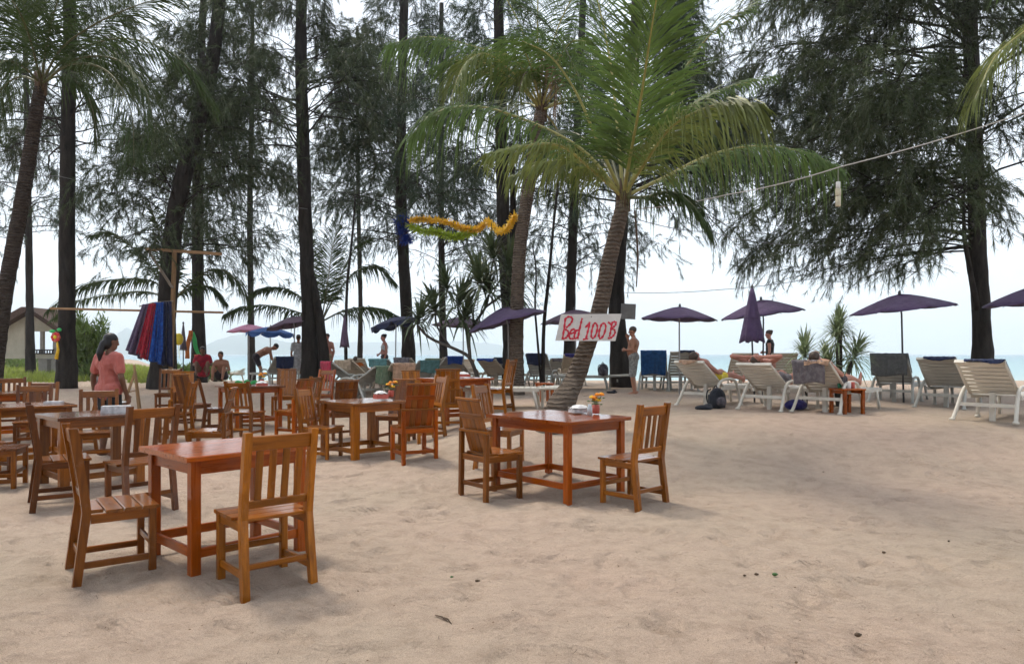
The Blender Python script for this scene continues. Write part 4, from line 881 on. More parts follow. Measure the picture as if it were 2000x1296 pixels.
# table B
flowers('orange flowers in a small vase on the red-brown table nearest the open sand', .86, 7.34)
tissue('crumpled white tissues beside the vase on the red-brown table', .70, 7.42, 25, 'whitecloth', (.20, .13, .035))
b = MB(); b.lathe([(.026, 0), (.028, .07), (.018, .09), (.018, .11)], 10); tag(b.build('sauce_bottle', M['glassy'], None, True, (.78, 7.2, top_z(.78, 7.2))), 'small clear sauce bottle beside the vase', 'bottle')
flowers('orange flowers in a vase on the middle-row table', -1.62, 9.6); tissue('white tissues in a pink box on the middle-row table', -1.73, 9.45, 40, 'pinkbox', (.17, .11, .06))
flowers('orange flowers in a vase on the back-row table', -4.62, 13.25); tissue('white napkins on the back-row table beside its flowers', -4.52, 12.95, 30, 'pinkbox', (.19, .12, .04))
tissue('white tissue box on the dark table at the left', -4.17, 7.55, 20, 'whitecloth', (.27, .13, .075), False)
tissue('white napkin box on the honey-legged table', -5.72, 8.95, 10, 'whitecloth', (.20, .11, .03), False)
tissue('white napkin on the far table at the left edge', -7.78, 11.65, 15, 'whitecloth', (.24, .13, .03), False)
tissue('white napkins on the far red-topped table', -.86, 12.35, 20, 'pinkbox', (.25, .14, .035))
# drinks on the side table
p = foot(1664, 808); zt = float(gz(p.x, p.y + .17)) - .01 + .4125
for k, (dx, dy, m, l) in enumerate([(-.1, .05, 'soda', 'green drink can on the orange-brown side table'), (.02, -.02, 'tissue', 'white cup on the orange-brown side table'), (.12, .06, 'pinkbox', 'pink cup on the orange-brown side table')]):
    b = MB(); b.lathe([(.030, 0), (.033, .01), (.036, .09), (.030, .10)], 12); tag(b.build('drink_cup', M[m], None, True, (p.x + dx, p.y + .17 + dy, zt)), l, 'cup', 'drinks on the side table')
# ------------------------------------------------------------------ sun loungers, towels, umbrellas
SH = {}
def shared(key, name, fn, m, parent, smooth=False):
    if key not in SH:
        b = fn(); me = bpy.data.meshes.new(name); me.from_pydata(b.v, [], b.f); me.materials.append(m)
        if smooth: me.polygons.foreach_set('use_smooth', [True] * len(me.polygons))
        SH[key] = me
    return setmat(link(name, SH[key], parent), m)
def lounger(label, x, y, face, back=.68, m='resin', fine=True, group='resin sun loungers facing the sea', sink=.012, wd=.62, arms=True):
    """local +Y is the foot end; the backrest is hinged at y = 0 and leans towards -Y"""
    mt = M[m]; r = empty('sun_lounger', (x, y, float(gz(x, y)) - sink), math.radians(face - 90), label, 'sun lounger', group); ca, sa = math.cos(back), math.sin(back); bk = round(back, 2)
    hw = wd / 2
    for s in (-1, 1):
        if arms: shared(('arm', s), 'arm_leg', lambda: MB().tube(catmull([(s * .40, -.46, .012), (s * .385, -.40, .10), (s * .36, -.25, .36), (s * .35, -.14, .47), (s * .35, .02, .505), (s * .35, .22, .50), (s * .355, .34, .44), (s * .37, .42, .22), (s * .385, .46, .012)], 26), .027, 8), mt, r, True)
        if not arms: shared(('rleg', s), 'rear_leg', lambda: MB().tube([(s * .325, .05, .33), (s * .335, .0, .15), (s * .35, -.03, .0)], [.03, .027, .025], 8), mt, r, True)
        for yy in ((-.46, .46) if arms else ()): shared(('footpad', s, yy), 'foot', lambda: MB().ball((s * .40 if yy < 0 else s * .385, yy, .02), (.045, .05, .025), None, 8, 5), mt, r, True)
        shared(('srail', s), 'side_rail', lambda: MB().box((s * .325, .66, .345), (.045, 1.42, .06)), mt, r)
        shared(('fleg', s), 'front_leg', lambda: MB().tube([(s * .325, 1.15, .33), (s * .335, 1.22, .15), (s * .35, 1.26, .0)], [.03, .027, .025], 8), mt, r, True)
        shared(('stile', s, bk), 'back_stile', lambda: MB().tube([(s * hw, 0, .36), (s * hw, -.40 * ca, .36 + .40 * sa), (s * hw * .97, -.78 * ca, .36 + .78 * sa)], [.024, .024, .020], 8), mt, r, True)
    shared('xbar', 'crossbar', lambda: MB().box((0, -.30, .24), (.70, .04, .05)), mt, r)
    shared('xbar2', 'support_leg', lambda: MB().box((0, -.10, .20), (.07, .05, .42)), mt, r)
    shared('xbar3', 'crossbar', lambda: MB().box((0, 1.36, .345), (.60, .05, .06)), mt, r)
    nb, ns = 8, 12
    def bs(k):
        s0 = .055 + k * .088; Mx = Matrix.Rotation(-back, 3, 'X'); bow = 0
        return MB().box((0, -(s0 + .034) * ca, .36 + (s0 + .034) * sa), (wd - .03, .072, .016), Matrix.Rotation(math.pi - back, 3, 'X'))
    def ss(k): return MB().box((0, .06 + k * .108, .372), (.60, .088, .016))
    if fine:
        for k in range(nb): shared(('bs', k, bk, wd), 'back_slat', lambda: bs(k), mt, r)
        for k in range(ns): shared(('ss', k), 'seat_slat', lambda: ss(k), mt, r)
    else:
        def allb():
            b = MB()
            for k in range(nb): q = bs(k); b.add(q.v, q.f)
            return b
        def alls():
            b = MB()
            for k in range(ns): q = ss(k); b.add(q.v, q.f)
            return b
        shared(('bsall', bk, wd), 'backrest', allb, mt, r); shared('ssall', 'seat', alls, mt, r)
    shared(('top', bk, wd), 'back_cap', lambda: MB().box((0, -.775 * ca, .36 + .775 * sa), (wd + .02, .035, .05), Matrix.Rotation(math.pi - back, 3, 'X')), mt, r)
    return r
def towel(label, lo, m, back=.68, front=.55, rear=.45, w=.60, x0=0.0, seed=1, group='towels hung over the loungers', name='towel', off=.022, cat='towel'):
    """a towel over the top of a lounger's backrest: down the front and down behind"""
    ca, sa = math.cos(back), math.sin(back); rng = np.random.default_rng(seed); L0 = .80
    path = []
    for s in np.linspace(L0 - front, L0, 9): path.append((-s * ca + off * sa * 1.4, .36 + s * sa + off * ca * 1.4))
    path.append((-(L0 + .02) * ca, .36 + (L0 + .045) * sa))
    for k, s in enumerate(np.linspace(0, rear, 12)):
        path.append((-(L0 + .03) * ca - .02 + min(s, rear) * .20 * ca + .0, .36 + (L0 + .01) * sa - s))
    nu = 22; P = []; ph = rng.uniform(0, 6)
    for j, (yy, zz) in enumerate(path):
        q = max(0, j - 9) / 12
        for i in range(nu):
            u = i / (nu - 1) - .5; wob = math.sin(u * 19 + ph) * .016 * q + math.sin(u * 9 + ph * 2) * .02 * q + rng.normal(0, .0025)
            P.append((x0 + u * w * (1 - .06 * q) + rng.normal(0, .002), yy - abs(wob) * .9 - .008 * q, zz + .02 * q * math.sin(u * 6 + ph) + rng.normal(0, .002)))
    b = MB(); b.grid(P, nu, len(path)); o = b.build(name, M[m], None, True)
    o.location = lo.location; o.rotation_euler = lo.rotation_euler; s = o.modifiers.new('solid', 'SOLIDIFY'); s.thickness = .012; s.offset = 1
    return tag(o, label, cat, group)
def lg(px, py, **k):
    """lounger whose rear feet stand at a photo point"""
    p = foot(px, py); f = math.radians(k['face']); return dict(x=p.x + math.cos(f) * .46, y=p.y + math.sin(f) * .46, **k)
LO = {}
LO[6] = lounger('white slatted lounger nearest the right edge', **lg(1920, 824, face=38, back=.70))
LO[5] = lounger('empty grey-beige lounger second from the right edge', **lg(1833, 797, face=40, back=.74, m='resin_g'))
LO[4] = lounger('lounger under the grey striped towel', **lg(1738, 786, face=50, back=.84, m='resin_g'))
LO[3] = lounger('lounger with grey towel and sunbather beside the wooden side table', **lg(1592, 806, face=42, back=.66))
LO[2] = lounger('lounger of the sunbather with folded arms', **lg(1482, 801, face=42, back=.60, m='resin'))
LO[1] = lounger('cream lounger beside the black backpack', **lg(1356, 793, face=40, back=.64, m='resin'))
LO[7] = lounger('beige lounger back behind the folded-arms sunbather', **lg(1455, 768, face=88, back=.90, m='resin_b'))
LO[8] = lounger('beige lounger back below the pandanus plants', **lg(1532, 768, face=88, back=.90, m='resin_b'))
LO[9] = lounger('lounger covered by the plain blue towel', **lg(1276, 764, face=74, back=1.0, m='resin_g'))
LO[10] = lounger('grey empty lounger right of the blue-towelled one', **lg(1334, 764, face=86, back=1.0, m='resin_g'))
towel('plain dark blue towel hung over an upright lounger', LO[9], 't_blue', 1.0, .5, .60, .66, 0, 2)
towel('grey towel draped over the lounger beside the side table', LO[3], 't_grey', .66, .3, .36, .55, -.02, 3)
towel('peach towel bunched on top of the lounger beside the side table', LO[3], 't_peach', .66, .4, .05, .40, .12, 12)
towel('pinkish towel on top of the cream lounger beside the backpack', LO[1], 't_peach', .64, .4, .04, .36, .0, 13)
towel('grey striped towel over the lounger below the open umbrella', LO[4], 't_stripe', .84, .5, .42, .68, 0, 4)
towel('dark navy towel edge on the second lounger from the right', LO[5], 't_navy', .74, .7, .03, .50, .06, 5)
towel('navy towel edge on the lounger nearest the right edge', LO[6], 't_navy', .70, .72, .02, .50, .07, 6)
towel('olive towel edge on the grey lounger beside the blue one', LO[10], 't_navy', 1.0, .6, .03, .4, .1, 8)
# the crowd of loungers in the middle and left
mid = [(664, 772, 40, .62, 'resin_g', 'lounger with the red towel right of the twin trunks', 't_red', 'bright red towel on a lounger right of the twin trunks', .45),
       (724, 780, 150, .55, 'resin_g', 'grey lounger seen from the side with the green towel', 't_green', 'mottled green towel on a grey lounger', .40),
       (778, 778, 120, .62, 'resin_b', 'lounger with the peach towel', 't_peach', 'pale peach towel hanging behind a lounger', .45),
       (826, 766, 125, .60, 'resin_g', 'lounger with the teal towel', 't_teal', 'teal towel on a lounger behind the orange-brown chair', .30),
       (874, 758, 135, .72, 'resin_g', 'lounger with the steel-blue towel left of the pandanus', 't_royal', 'steel-blue towel over a lounger left of the pandanus', .20),
       (912, 745, 100, .95, 'resin_b', 'upright beige lounger under the pandanus', None, '', 0),
       (962, 757, 60, .62, 'resin_b', 'beige lounger with a royal blue cushion cloth', 't_royal', 'royal blue cloth on the beige lounger left of the thick trunk', .05),
       (1052, 758, 70, .85, 'resin_g', 'lounger with dark navy towel right of the thick trunk', 't_navy', 'dark navy towel over the lounger right of the thick trunk', .30),
       (1118, 752, 95, .85, 'resin_b', 'beige lounger half hidden by the leaning palm', 't_violet', 'violet towel on the lounger half hidden by the leaning palm', .08),
       (700, 748, 85, .75, 'resin_g', 'lounger back behind the red towel', None, '', 0),
       (745, 744, 95, .75, 'resin_b', 'lounger of the dark-haired woman', 't_grey', 'grey towel on the lounger of the dark-haired woman', .25),
       (790, 742, 85, .75, 'resin_g', 'lounger behind the peach towel', None, '', 0),
       (835, 740, 85, .80, 'resin_b', 'pale lounger behind the orange-brown chair', 't_beige', 'pale beige towel on the lounger behind the orange-brown chair', .40),
       (690, 765, 60, .60, 'resin_b', 'lounger with the beige towel between the red and green towels', 't_beige', 'beige towel on the lounger between the red and green towels', .25),
       (752, 760, 70, .62, 'resin_g', 'lounger with the dull teal towel behind the green one', 't_teal', 'dull teal towel behind the green towel', .20),
       (800, 757, 60, .66, 'resin_b', 'lounger with the brown-grey towel behind the peach one', 't_grey', 'brown-grey towel behind the peach towel', .15),
       (852, 748, 75, .72, 'resin_g', 'grey lounger left of the pandanus stem', 't_green', 'pale green towel on the grey lounger left of the pandanus stem', .12),
       (892, 752, 60, .66, 'resin_b', 'beige lounger right of the steel-blue towel', 't_beige', 'cream towel on the beige lounger right of the steel-blue towel', .2),
       (985, 750, 80, .70, 'resin_g', 'grey lounger just left of the thick trunk', 't_navy', 'navy towel on the grey lounger just left of the thick trunk', .2),
       (1085, 750, 110, .66, 'resin_g', 'grey lounger left of the leaning palm', 't_grey', 'grey towel on the lounger left of the leaning palm', .1),
       (575, 748, 60, .72, 'resin_g', 'lounger against the twin trunks', 't_royal', 'bright blue towel on the lounger against the twin trunks', .25),
       (415, 745, 70, .70, 'resin_b', 'beige lounger behind the seated beachgoers', None, '', 0),
       (548, 752, 130, .70, 'resin_g', 'dark lounger right of the bending man', 't_navy', 'navy towel on the lounger right of the bending man', .35),
       (372, 742, 150, .62, 'resin_g', 'dark-slatted lounger left of the seated beachgoers', 't_grey', 'dark grey towel on the lounger left of the seated beachgoers', .10)]
for k, (px, py, fc, bk, m, l, tm, tl, rr) in enumerate(mid):
    p = foot(px, py); f = math.radians(fc)
    o = lounger(l, p.x + math.cos(f) * .3, p.y + math.sin(f) * .3, fc, bk, m, False, 'loungers crowded under the casuarinas')
    if tm: towel(tl, o, tm, bk, .5, max(rr, .05), .56, 0, 20 + k, 'towels on the crowded loungers')
# low lounger lying flat in front of the palm, and the stack of loungers by the shrubs
p = foot(1050, 800); lounger('flat white lounger end left of the small stool', p.x, p.y + .45, 175, .05, 'resin', False, 'loungers crowded under the casuarinas', arms=False)
p = foot(1180, 760); lounger('flat white lounger under the dark bag', p.x + .1, p.y + .3, 172, .05, 'resin_g', False, 'loungers crowded under the casuarinas', arms=False)
for k in range(5):
    p = foot(462, 742); o = lounger('beige lounger in the stack behind the bending man, number %d from below' % (k + 1) if False else ['bottom', 'second lowest', 'middle', 'second highest', 'top'][k] + ' beige lounger of the stack left of the bending man', p.x + .05 * k - .1, p.y + .35, 165 + 3 * k, .5, 'resin_b', False, 'stacked beige loungers')
    o.location.z += .17 * k
def umbrella(label, px, d, rim_y, r, m, tilt=0.0, tdir=0.0, hgt=.42, pole='steel', scallop=False, group='beach umbrellas', foot_px=None, n=8):
    """px, rim_y: photo position of the canopy's middle at its rim; stands on the sand at depth d"""
    base = ground(foot_px if foot_px is not None else px, d, -.05); o = empty('beach_umbrella', base, 0, label, 'umbrella', group)
    top = at(px, rim_y, d) - base; hd = top + Vector((0, 0, 0))
    R = Matrix.Rotation(tilt, 3, Vector((-math.sin(tdir), math.cos(tdir), 0)))
    apex = R @ Vector((0, 0, hgt))
    b = MB(); b.tube([(0, 0, 0), top - R @ Vector((0, 0, .1)), top + apex * .93], [.019, .018, .012], 8); b.build('pole', M[pole], o, True)
    V, Fq = [], []; rings = [0, .18, .4, .65, .85, 1.0]; sub = 4; nn = n * sub
    for q in rings:
        for k in range(nn):
            a = 2 * math.pi * k / nn; t = (k % sub) / sub; sag = 4 * t * (1 - t)
            rr = r * q * (1 - .045 * sag * q); z = hgt * (1 - q ** 1.25) - .035 * sag * q * q
            V.append(R @ Vector((rr * math.cos(a), rr * math.sin(a), z)) + top)
    for j in range(len(rings) - 1): Fq += [(j * nn + k, j * nn + (k + 1) % nn, (j + 1) * nn + (k + 1) % nn, (j + 1) * nn + k) for k in range(nn)]
    bm_ = MB(); bm_.add(V, Fq[nn:] + [(k, nn + k, nn + (k + 1) % nn) for k in range(nn)]); c = bm_.build('canopy', M[m], o, True)
    s = c.modifiers.new('solid', 'SOLIDIFY'); s.thickness = .008
    for k in range(n):
        a = 2 * math.pi * k / n; P = [R @ Vector((r * q * math.cos(a), r * q * math.sin(a), hgt * (1 - q ** 1.25) - .022)) + top for q in (.03, .4, .75, 1.015)]
        b = MB(); b.tube(P, .006, 4); b.build('rib', M['darkpole'], o)
        if scallop:
            e0 = [R @ Vector((r * math.cos(a2), r * math.sin(a2), -.005)) + top for a2 in np.linspace(a + .06, a + 2 * math.pi / n - .06, 7)]
            lowr = [p_ + R @ Vector((0, 0, -.16 * math.sin(math.pi * (.12 + .76 * i / 6)))) for i, p_ in enumerate(e0)]
            b = MB(); b.grid(e0 + lowr, 7, 2); f_ = b.build('valance', M[m], o); f_.modifiers.new('solid', 'SOLIDIFY').thickness = .006
    b = MB(); b.ball(top + apex * 1.06, (.03, .03, .05), None, 8, 6); b.build('finial', M['darkpole'], o, True)
    return o
def closed_umbrella(label, px, d, top_y, bot_y, r, m, foot_px=None, pole='darkpole', group='folded beach umbrellas'):
    base = ground(foot_px if foot_px is not None else px, d, -.05); o = empty('folded_umbrella', base, 0, label, 'umbrella', group)
    t, bt = at(px, top_y, d) - base, at(px, bot_y, d) - base
    b = MB(); b.tube([(0, 0, 0), bt, t], .018, 8); b.build('pole', M[pole], o, True)
    V = []; n = 24; rows = 9
    for j in range(rows):
        q = j / (rows - 1); c = t.lerp(bt, q); rr = r * (.10 + .90 * q ** .8)
        for k in range(n): a = 2 * math.pi * k / n; w = rr * (1 + .22 * math.cos(a * 8) * q); V.append(c + Vector((w * math.cos(a), w * math.sin(a), -.03 * math.cos(a * 8) * q)))
    b = MB(); b.add(V, [(j * n + k, j * n + (k + 1) % n, (j + 1) * n + (k + 1) % n, (j + 1) * n + k) for j in range(rows - 1) for k in range(n)]); c = b.build('folded_canopy', M[m], o, True); c.modifiers.new('solid', 'SOLIDIFY').thickness = .008
    b = MB(); b.tube([t.lerp(bt, .55) + Vector((math.cos(a) * r * .8, math.sin(a) * r * .8, 0)) for a in np.linspace(0, 6.28, 13)], .008, 5); b.build('tie_strap', M[m], o)
    b = MB(); b.ball(t + Vector((0, 0, .02)), (.03, .03, .05), None, 8, 6); b.build('finial', M['darkpole'], o, True)
    return o
umbrella('open purple umbrella right of the standing man', 1327, 17.0, 623, .90, 'purple', .03, 0, .30)
umbrella('open purple umbrella behind the folded purple one', 1490, 16.2, 614, .94, 'purple', .12, math.pi, .34, 'darkpole', foot_px=1490)
closed_umbrella('tall folded purple umbrella among the loungers', 1469, 14.2, 563, 667, .21, 'purple', 1474)
umbrella('open dark purple umbrella beside the big right-hand tree', 1760, 14.2, 605, .98, 'purple', .10, math.pi, .32, 'darkpole', foot_px=1765)
umbrella('purple umbrella cut by the right edge', 2018, 13.0, 592, .80, 'purple', .06, math.pi, .30, 'darkpole')
umbrella('tilted purple umbrella in front of the thick trunk', 990, 17.2, 628, .97, 'purple', .27, math.pi, .36, foot_px=995)
umbrella('purple umbrella half hidden by the bed sign', 1124, 19.5, 627, .95, 'purple_f', .08, math.pi, .32)
umbrella('faded purple umbrella behind the pandanus', 905, 22, 637, .98, 'purple_f', .05, 0, .30)
umbrella('navy scalloped umbrella behind the tinsel tree', 772, 21, 630, .72, 'navy_u', .22, math.pi, .16, scallop=True)
umbrella('light blue scalloped umbrella left of the twin trunks', 528, 25, 650, .80, 'blue_u', .04, 0, .22, scallop=True)
umbrella('pink umbrella behind the light blue one', 486, 30, 646, .92, 'pink_u', .05, math.pi, .28)
umbrella('dark mauve umbrella overlapping the light blue one', 574, 22.5, 634, .88, 'purple_f', .20, math.pi, .26)
closed_umbrella('folded grey-purple umbrella right of the twin trunks', 673, 20, 618, 677, .11, 'purple_f', 674)
closed_umbrella('small folded grey umbrella by the timber post', 358, 23, 632, 683, .09, 'grey_u')
# ------------------------------------------------------------------ people
BAKE = []
def remesh(o, vox, it=6):
    r = o.modifiers.new('voxel', 'REMESH'); r.mode = 'VOXEL'; r.voxel_size = vox; r.use_smooth_shade = True
    s = o.modifiers.new('smooth', 'SMOOTH'); s.factor = .5; s.iterations = it; BAKE.append(o)
STAND = dict(head=(0, .03, 1.585), neck=(0, 0, 1.40), chest=(0, .0, 1.27), waist=(0, .01, 1.06), pelvis=(0, 0, .94),
             sl=(-.175, -.005, 1.375), el=(-.235, -.03, 1.10), wl=(-.235, .06, .87), sr=(.175, -.005, 1.375), er=(.235, -.03, 1.10), wr=(.235, .06, .87),
             hl=(-.088, 0, .90), kl=(-.10, .03, .48), al=(-.105, -.02, .075), hr=(.088, 0, .90), kr=(.10, .03, .48), ar=(.105, -.02, .075))
SIT = dict(head=(0, .06, .76), neck=(0, .0, .60), chest=(0, -.02, .47), waist=(0, -.05, .27), pelvis=(0, -.05, .13),
           sl=(-.17, -.02, .57), el=(-.25, .06, .33), wl=(-.18, .28, .34), sr=(.17, -.02, .57), er=(.25, .06, .33), wr=(.18, .28, .34),
           hl=(-.09, -.02, .12), kl=(-.16, .34, .40), al=(-.14, .52, .07), hr=(.09, -.02, .12), kr=(.16, .34, .40), ar=(.14, .52, .07))
RECL = dict(head=(0, -.57, .91), neck=(0, -.46, .81), chest=(0, -.33, .71), waist=(0, -.10, .56), pelvis=(0, .05, .48),
            sl=(-.17, -.44, .80), el=(-.30, -.22, .60), wl=(-.20, .02, .58), sr=(.17, -.44, .80), er=(.30, -.22, .60), wr=(.20, .02, .58),
            hl=(-.09, .10, .46), kl=(-.10, .52, .58), al=(-.12, .92, .44), hr=(.09, .10, .46), kr=(.10, .54, .52), ar=(.12, .95, .44))
def person(label, loc, yaw, pose=None, over=None, skin='skin_tan', wear=(), hair='hair', hairstyle='short', fat=1.0, s=1.0, vox=.013, group=None, female=False, look=0.0):
    J = dict(pose or STAND); J.update(over or {}); J = {k: Vector(v) for k, v in J.items()}
    r = empty('person', loc, yaw, label, 'person', group); r.scale = (s, s, s)
    tdir = (J['neck'] - J['pelvis']).normalized(); sx = (J['sr'] - J['sl']).normalized(); fw = tdir.cross(sx) * -1
    fw = sx.cross(tdir) * -1
    hd = (J['head'] - J['neck']).normalized(); hf = Vector((math.sin(look), math.cos(look), 0)); hf = (hf - hd * hf.dot(hd)); hf = hf.normalized() if hf.length > .1 else hd.orthogonal(); hxv = hf.cross(hd)
    HM = Matrix((hxv, hf, hd)).transposed()
    def torso(b, g=0.0, top=True, bottom=True):
        shw = .105 if not female else .085; hpw = .075 if not female else .088
        if top: b.cap(J['chest'] + sx * -shw + tdir * .03, J['chest'] + sx * shw + tdir * .03, .105 * (fat * .5 + .5) + g, .105 * (fat * .5 + .5) + g); b.cap(J['chest'] + tdir * .02, J['waist'], .118 * fat + g, .108 * fat + g)
        if top: b.cap(J['sl'].lerp(J['neck'], .35), J['sl'], .07 + g, .055 + g); b.cap(J['sr'].lerp(J['neck'], .35), J['sr'], .07 + g, .055 + g)
        b.cap(J['waist'] + sx * -.045 * fat, J['waist'] + sx * .045 * fat, .102 * fat + g, .102 * fat + g)
        if bottom: b.cap(J['waist'], J['pelvis'], .108 * fat + g, .115 * fat + g); b.cap(J['pelvis'] + sx * -hpw, J['pelvis'] + sx * hpw, .112 * (fat * .4 + .6) + g, .112 * (fat * .4 + .6) + g)
    B = MB(); torso(B)
    B.cap(J['chest'] + tdir * .08, J['neck'].lerp(J['head'], .35), .062, .054)
    B.ball(J['head'] + hd * .035, (.076, .093, .100), HM, 14, 10); B.ball(J['head'] + hf * .025 - hd * .055, (.056, .066, .062), HM, 12, 8)
    B.ball(J['head'] + hf * .098 - hd * .005, (.014, .022, .024), HM, 8, 6); B.ball(J['head'] + hf * .083 - hd * .062, (.028, .012, .010), HM, 8, 5)
    for q in (-1, 1): B.ball(J['head'] + hxv * .078 * q, (.012, .022, .032), HM, 8, 6)
    for q, (S_, E_, W_) in (('l', ('sl', 'el', 'wl')), ('r', ('sr', 'er', 'wr'))):
        B.cap(J[S_], J[E_], .052 * (fat * .4 + .6), .041); B.cap(J[E_], J[W_], .042, .029)
        hv = (J[W_] - J[E_]).normalized(); pal = hv.orthogonal().normalized(); pal = (sx - hv * sx.dot(hv)); pal = pal.normalized() if pal.length > .2 else hv.orthogonal().normalized(); nn = hv.cross(pal)
        B.cap(J[W_], J[W_] + hv * .055, .030, .036, 8)
        for i, (o_, l_) in enumerate([(-.032, .066), (-.011, .080), (.011, .075), (.032, .058)]):
            k0 = J[W_] + hv * .075 + nn * o_; k1 = k0 + hv * l_ * .55 + pal * .006; k2 = k1 + hv * l_ * .40 + pal * (.02 if q == 'l' else -.02)
            B.cap(k0 - hv * .02, k1, .0115, .010, 6); B.cap(k1, k2, .010, .0085, 6)
        t0 = J[W_] + hv * .02 - nn * .03; t1 = t0 + hv * .035 - nn * .028; B.cap(t0, t1, .014, .012, 6); B.cap(t1, t1 + hv * .03 - nn * .006, .012, .010, 6)
    for H_, K_, A_ in (('hl', 'kl', 'al'), ('hr', 'kr', 'ar')):
        B.cap(J[H_], J[K_], .086 * (fat * .4 + .6), .056); B.cap(J[K_], J[K_].lerp(J[A_], .35), .056, .058); B.cap(J[K_].lerp(J[A_], .35), J[A_], .057, .037)
        sh = (J[A_] - J[K_]).normalized(); tv = Vector((0, 1, 0)) if abs(sh.z) > .6 else UP; tv = (tv - sh * tv.dot(sh) * .8).normalized()
        B.cap(J[A_] + sh * .03 - tv * .045, J[A_] + sh * .042 + tv * .10, .036, .034, 8); B.cap(J[A_] + sh * .045 + tv * .09, J[A_] + sh * .052 + tv * .165, .034, .022, 8)
    body = B.build('body', M[skin], r); remesh(body, vox)
    for q in (-1, 1):
        e = MB(); e.ball(J['head'] + hf * .086 + hxv * .032 * q + hd * .022, (.012, .007, .007), HM, 8, 5); e.build('eye', M['hair'], r, True)
    hb = MB()
    hb.ball(J['head'] + hd * .052 - hf * .014, (.085, .098, .088), HM, 14, 10)
    if hairstyle in ('long', 'pony'): hb.ball(J['head'] - hf * .045 - hd * .01, (.080, .068, .095), HM, 12, 9)
    if hairstyle == 'pony': hb.cap(J['head'] - hf * .10 - hd * .02, J['head'] - hf * .125 - hd * .17, .045, .048, 8); hb.cap(J['head'] - hf * .125 - hd * .17, J['head'] - hf * .115 - hd * .27, .046, .016, 8)
    if hairstyle == 'bun': hb.ball(J['head'] - hf * .085 + hd * .08, .045, None, 8, 6)
    if hairstyle != 'bald': h = hb.build('hair', M[hair], r); remesh(h, vox, 3)
    for nm, mt in wear:
        g = MB()
        if nm == 't_shirt':
            torso(g, .016); g.cap(J['pelvis'] - tdir * .05 - sx * .07, J['pelvis'] - tdir * .05 + sx * .07, .120 * fat, .120 * fat)
            for S_, E_ in (('sl', 'el'), ('sr', 'er')): g.cap(J[S_], J[S_].lerp(J[E_], .62), .078, .072)
        elif nm in ('shorts', 'trunks', 'bikini_bottom'):
            g.cap(J['pelvis'] + sx * -.08, J['pelvis'] + sx * .08, .126 * (fat * .4 + .6), .126 * (fat * .4 + .6))
            ll = {'shorts': .95, 'trunks': .55, 'bikini_bottom': .08}[nm]
            for H_, K_ in (('hl', 'kl'), ('hr', 'kr')): g.cap(J[H_], J[H_].lerp(J[K_], ll), .104 * (fat * .4 + .6), .086 if ll > .3 else .09)
        elif nm == 'swimsuit':
            torso(g, .010); 
        elif nm == 'bikini_top':
            g.cap(J['chest'] + sx * -.10, J['chest'] + sx * .10, .118, .118)
        o = g.build(nm, M[mt], r); remesh(o, vox, 4)
    return r
p = at(213, 765, 9.6); pz = float(gz(p.x, 9.6))
person('woman in salmon t-shirt and black shorts with dark ponytail, back turned', (p.x, 9.6, pz - .01), math.radians(-22), STAND, dict(wl=(-.26, -.02, .86), el=(-.26, -.04, 1.1), er=(.26, -.02, 1.1), wr=(.24, .08, .86)),
       'skin_dark', [('t_shirt', 'salmon'), ('shorts', 'blackcloth')], 'hair', 'pony', 1.0, .96, .012, female=True, look=.3)
p = foot(1238, 769)
person('shirtless man in grey patterned shorts standing with a hand at his face', (p.x, p.y, p.z - .01), math.radians(75), STAND, dict(er=(.28, .10, 1.12), wr=(.07, .16, 1.42), el=(-.24, .02, 1.12), wl=(-.10, .20, 1.12), waist=(0, .05, 1.06)),
       'skin_tan', [('shorts', 'shorts')], 'hair_b', 'short', 1.22, .95, .010)
p = ground(1504, 19)
person('woman in black swimsuit standing beyond the loungers', (p.x, p.y, p.z), math.radians(60), STAND, dict(wr=(.12, .18, 1.08), er=(.26, .05, 1.1)), 'skin_pink', [('swimsuit', 'blackcloth'), ('shorts', 'blackcloth')], 'hair_b', 'bun', .95, .93, .016, female=True)
p = foot(508, 750)
person('tanned man in trunks bending forward over a lounger', (p.x, p.y, p.z), math.radians(-70), STAND, dict(pelvis=(0, -.12, .90), waist=(0, .0, 1.00), chest=(0, .20, 1.10), neck=(0, .33, 1.16), head=(0, .46, 1.22), sl=(-.17, .30, 1.12), el=(-.2, .36, .86), wl=(-.18, .46, .64), sr=(.17, .30, 1.12), er=(.2, .36, .86), wr=(.18, .46, .64), hl=(-.09, -.12, .86), hr=(.09, -.12, .86)),
       'skin_tan', [('trunks', 'trunks_d')], 'hair', 'short', 1.1, 1.0, .016)
p = ground(583, 23.5)
person('person in a long white shirt half hidden by the twin trunks', (p.x, p.y, p.z), math.radians(20), STAND, None, 'skin_tan', [('t_shirt', 'whitecloth'), ('shorts', 'whitecloth')], 'hair_b', 'short', 1.05, .95, .022)
p = ground(640, 24.5)
person('sunburnt shirtless man with hand on hip behind the red towel', (p.x, p.y, p.z), math.radians(160), STAND, dict(er=(.38, -.06, 1.14), wr=(.15, .0, 1.0)), 'skin_red', [('trunks', 't_beige')], 'hair_b', 'short', 1.2, 1.0, .022)
p = ground(751, 22.5)
person('dark-haired woman in a bikini standing among the loungers', (p.x, p.y, p.z), math.radians(110), STAND, dict(er=(.30, .05, 1.1), wr=(.12, .18, 1.02)), 'skin_red', [('bikini_top', 'whitecloth'), ('bikini_bottom', 'trunks_d')], 'hair', 'bun', .95, .93, .016, female=True)
p = foot(396, 752)
person('beachgoer in dark red top sitting left of the green toys', (p.x, p.y, p.z + .30), math.radians(200), SIT, None, 'skin_dark', [('t_shirt', 's_red')], 'hair', 'short', 1.1, 1.0, .022)
p = foot(432, 752)
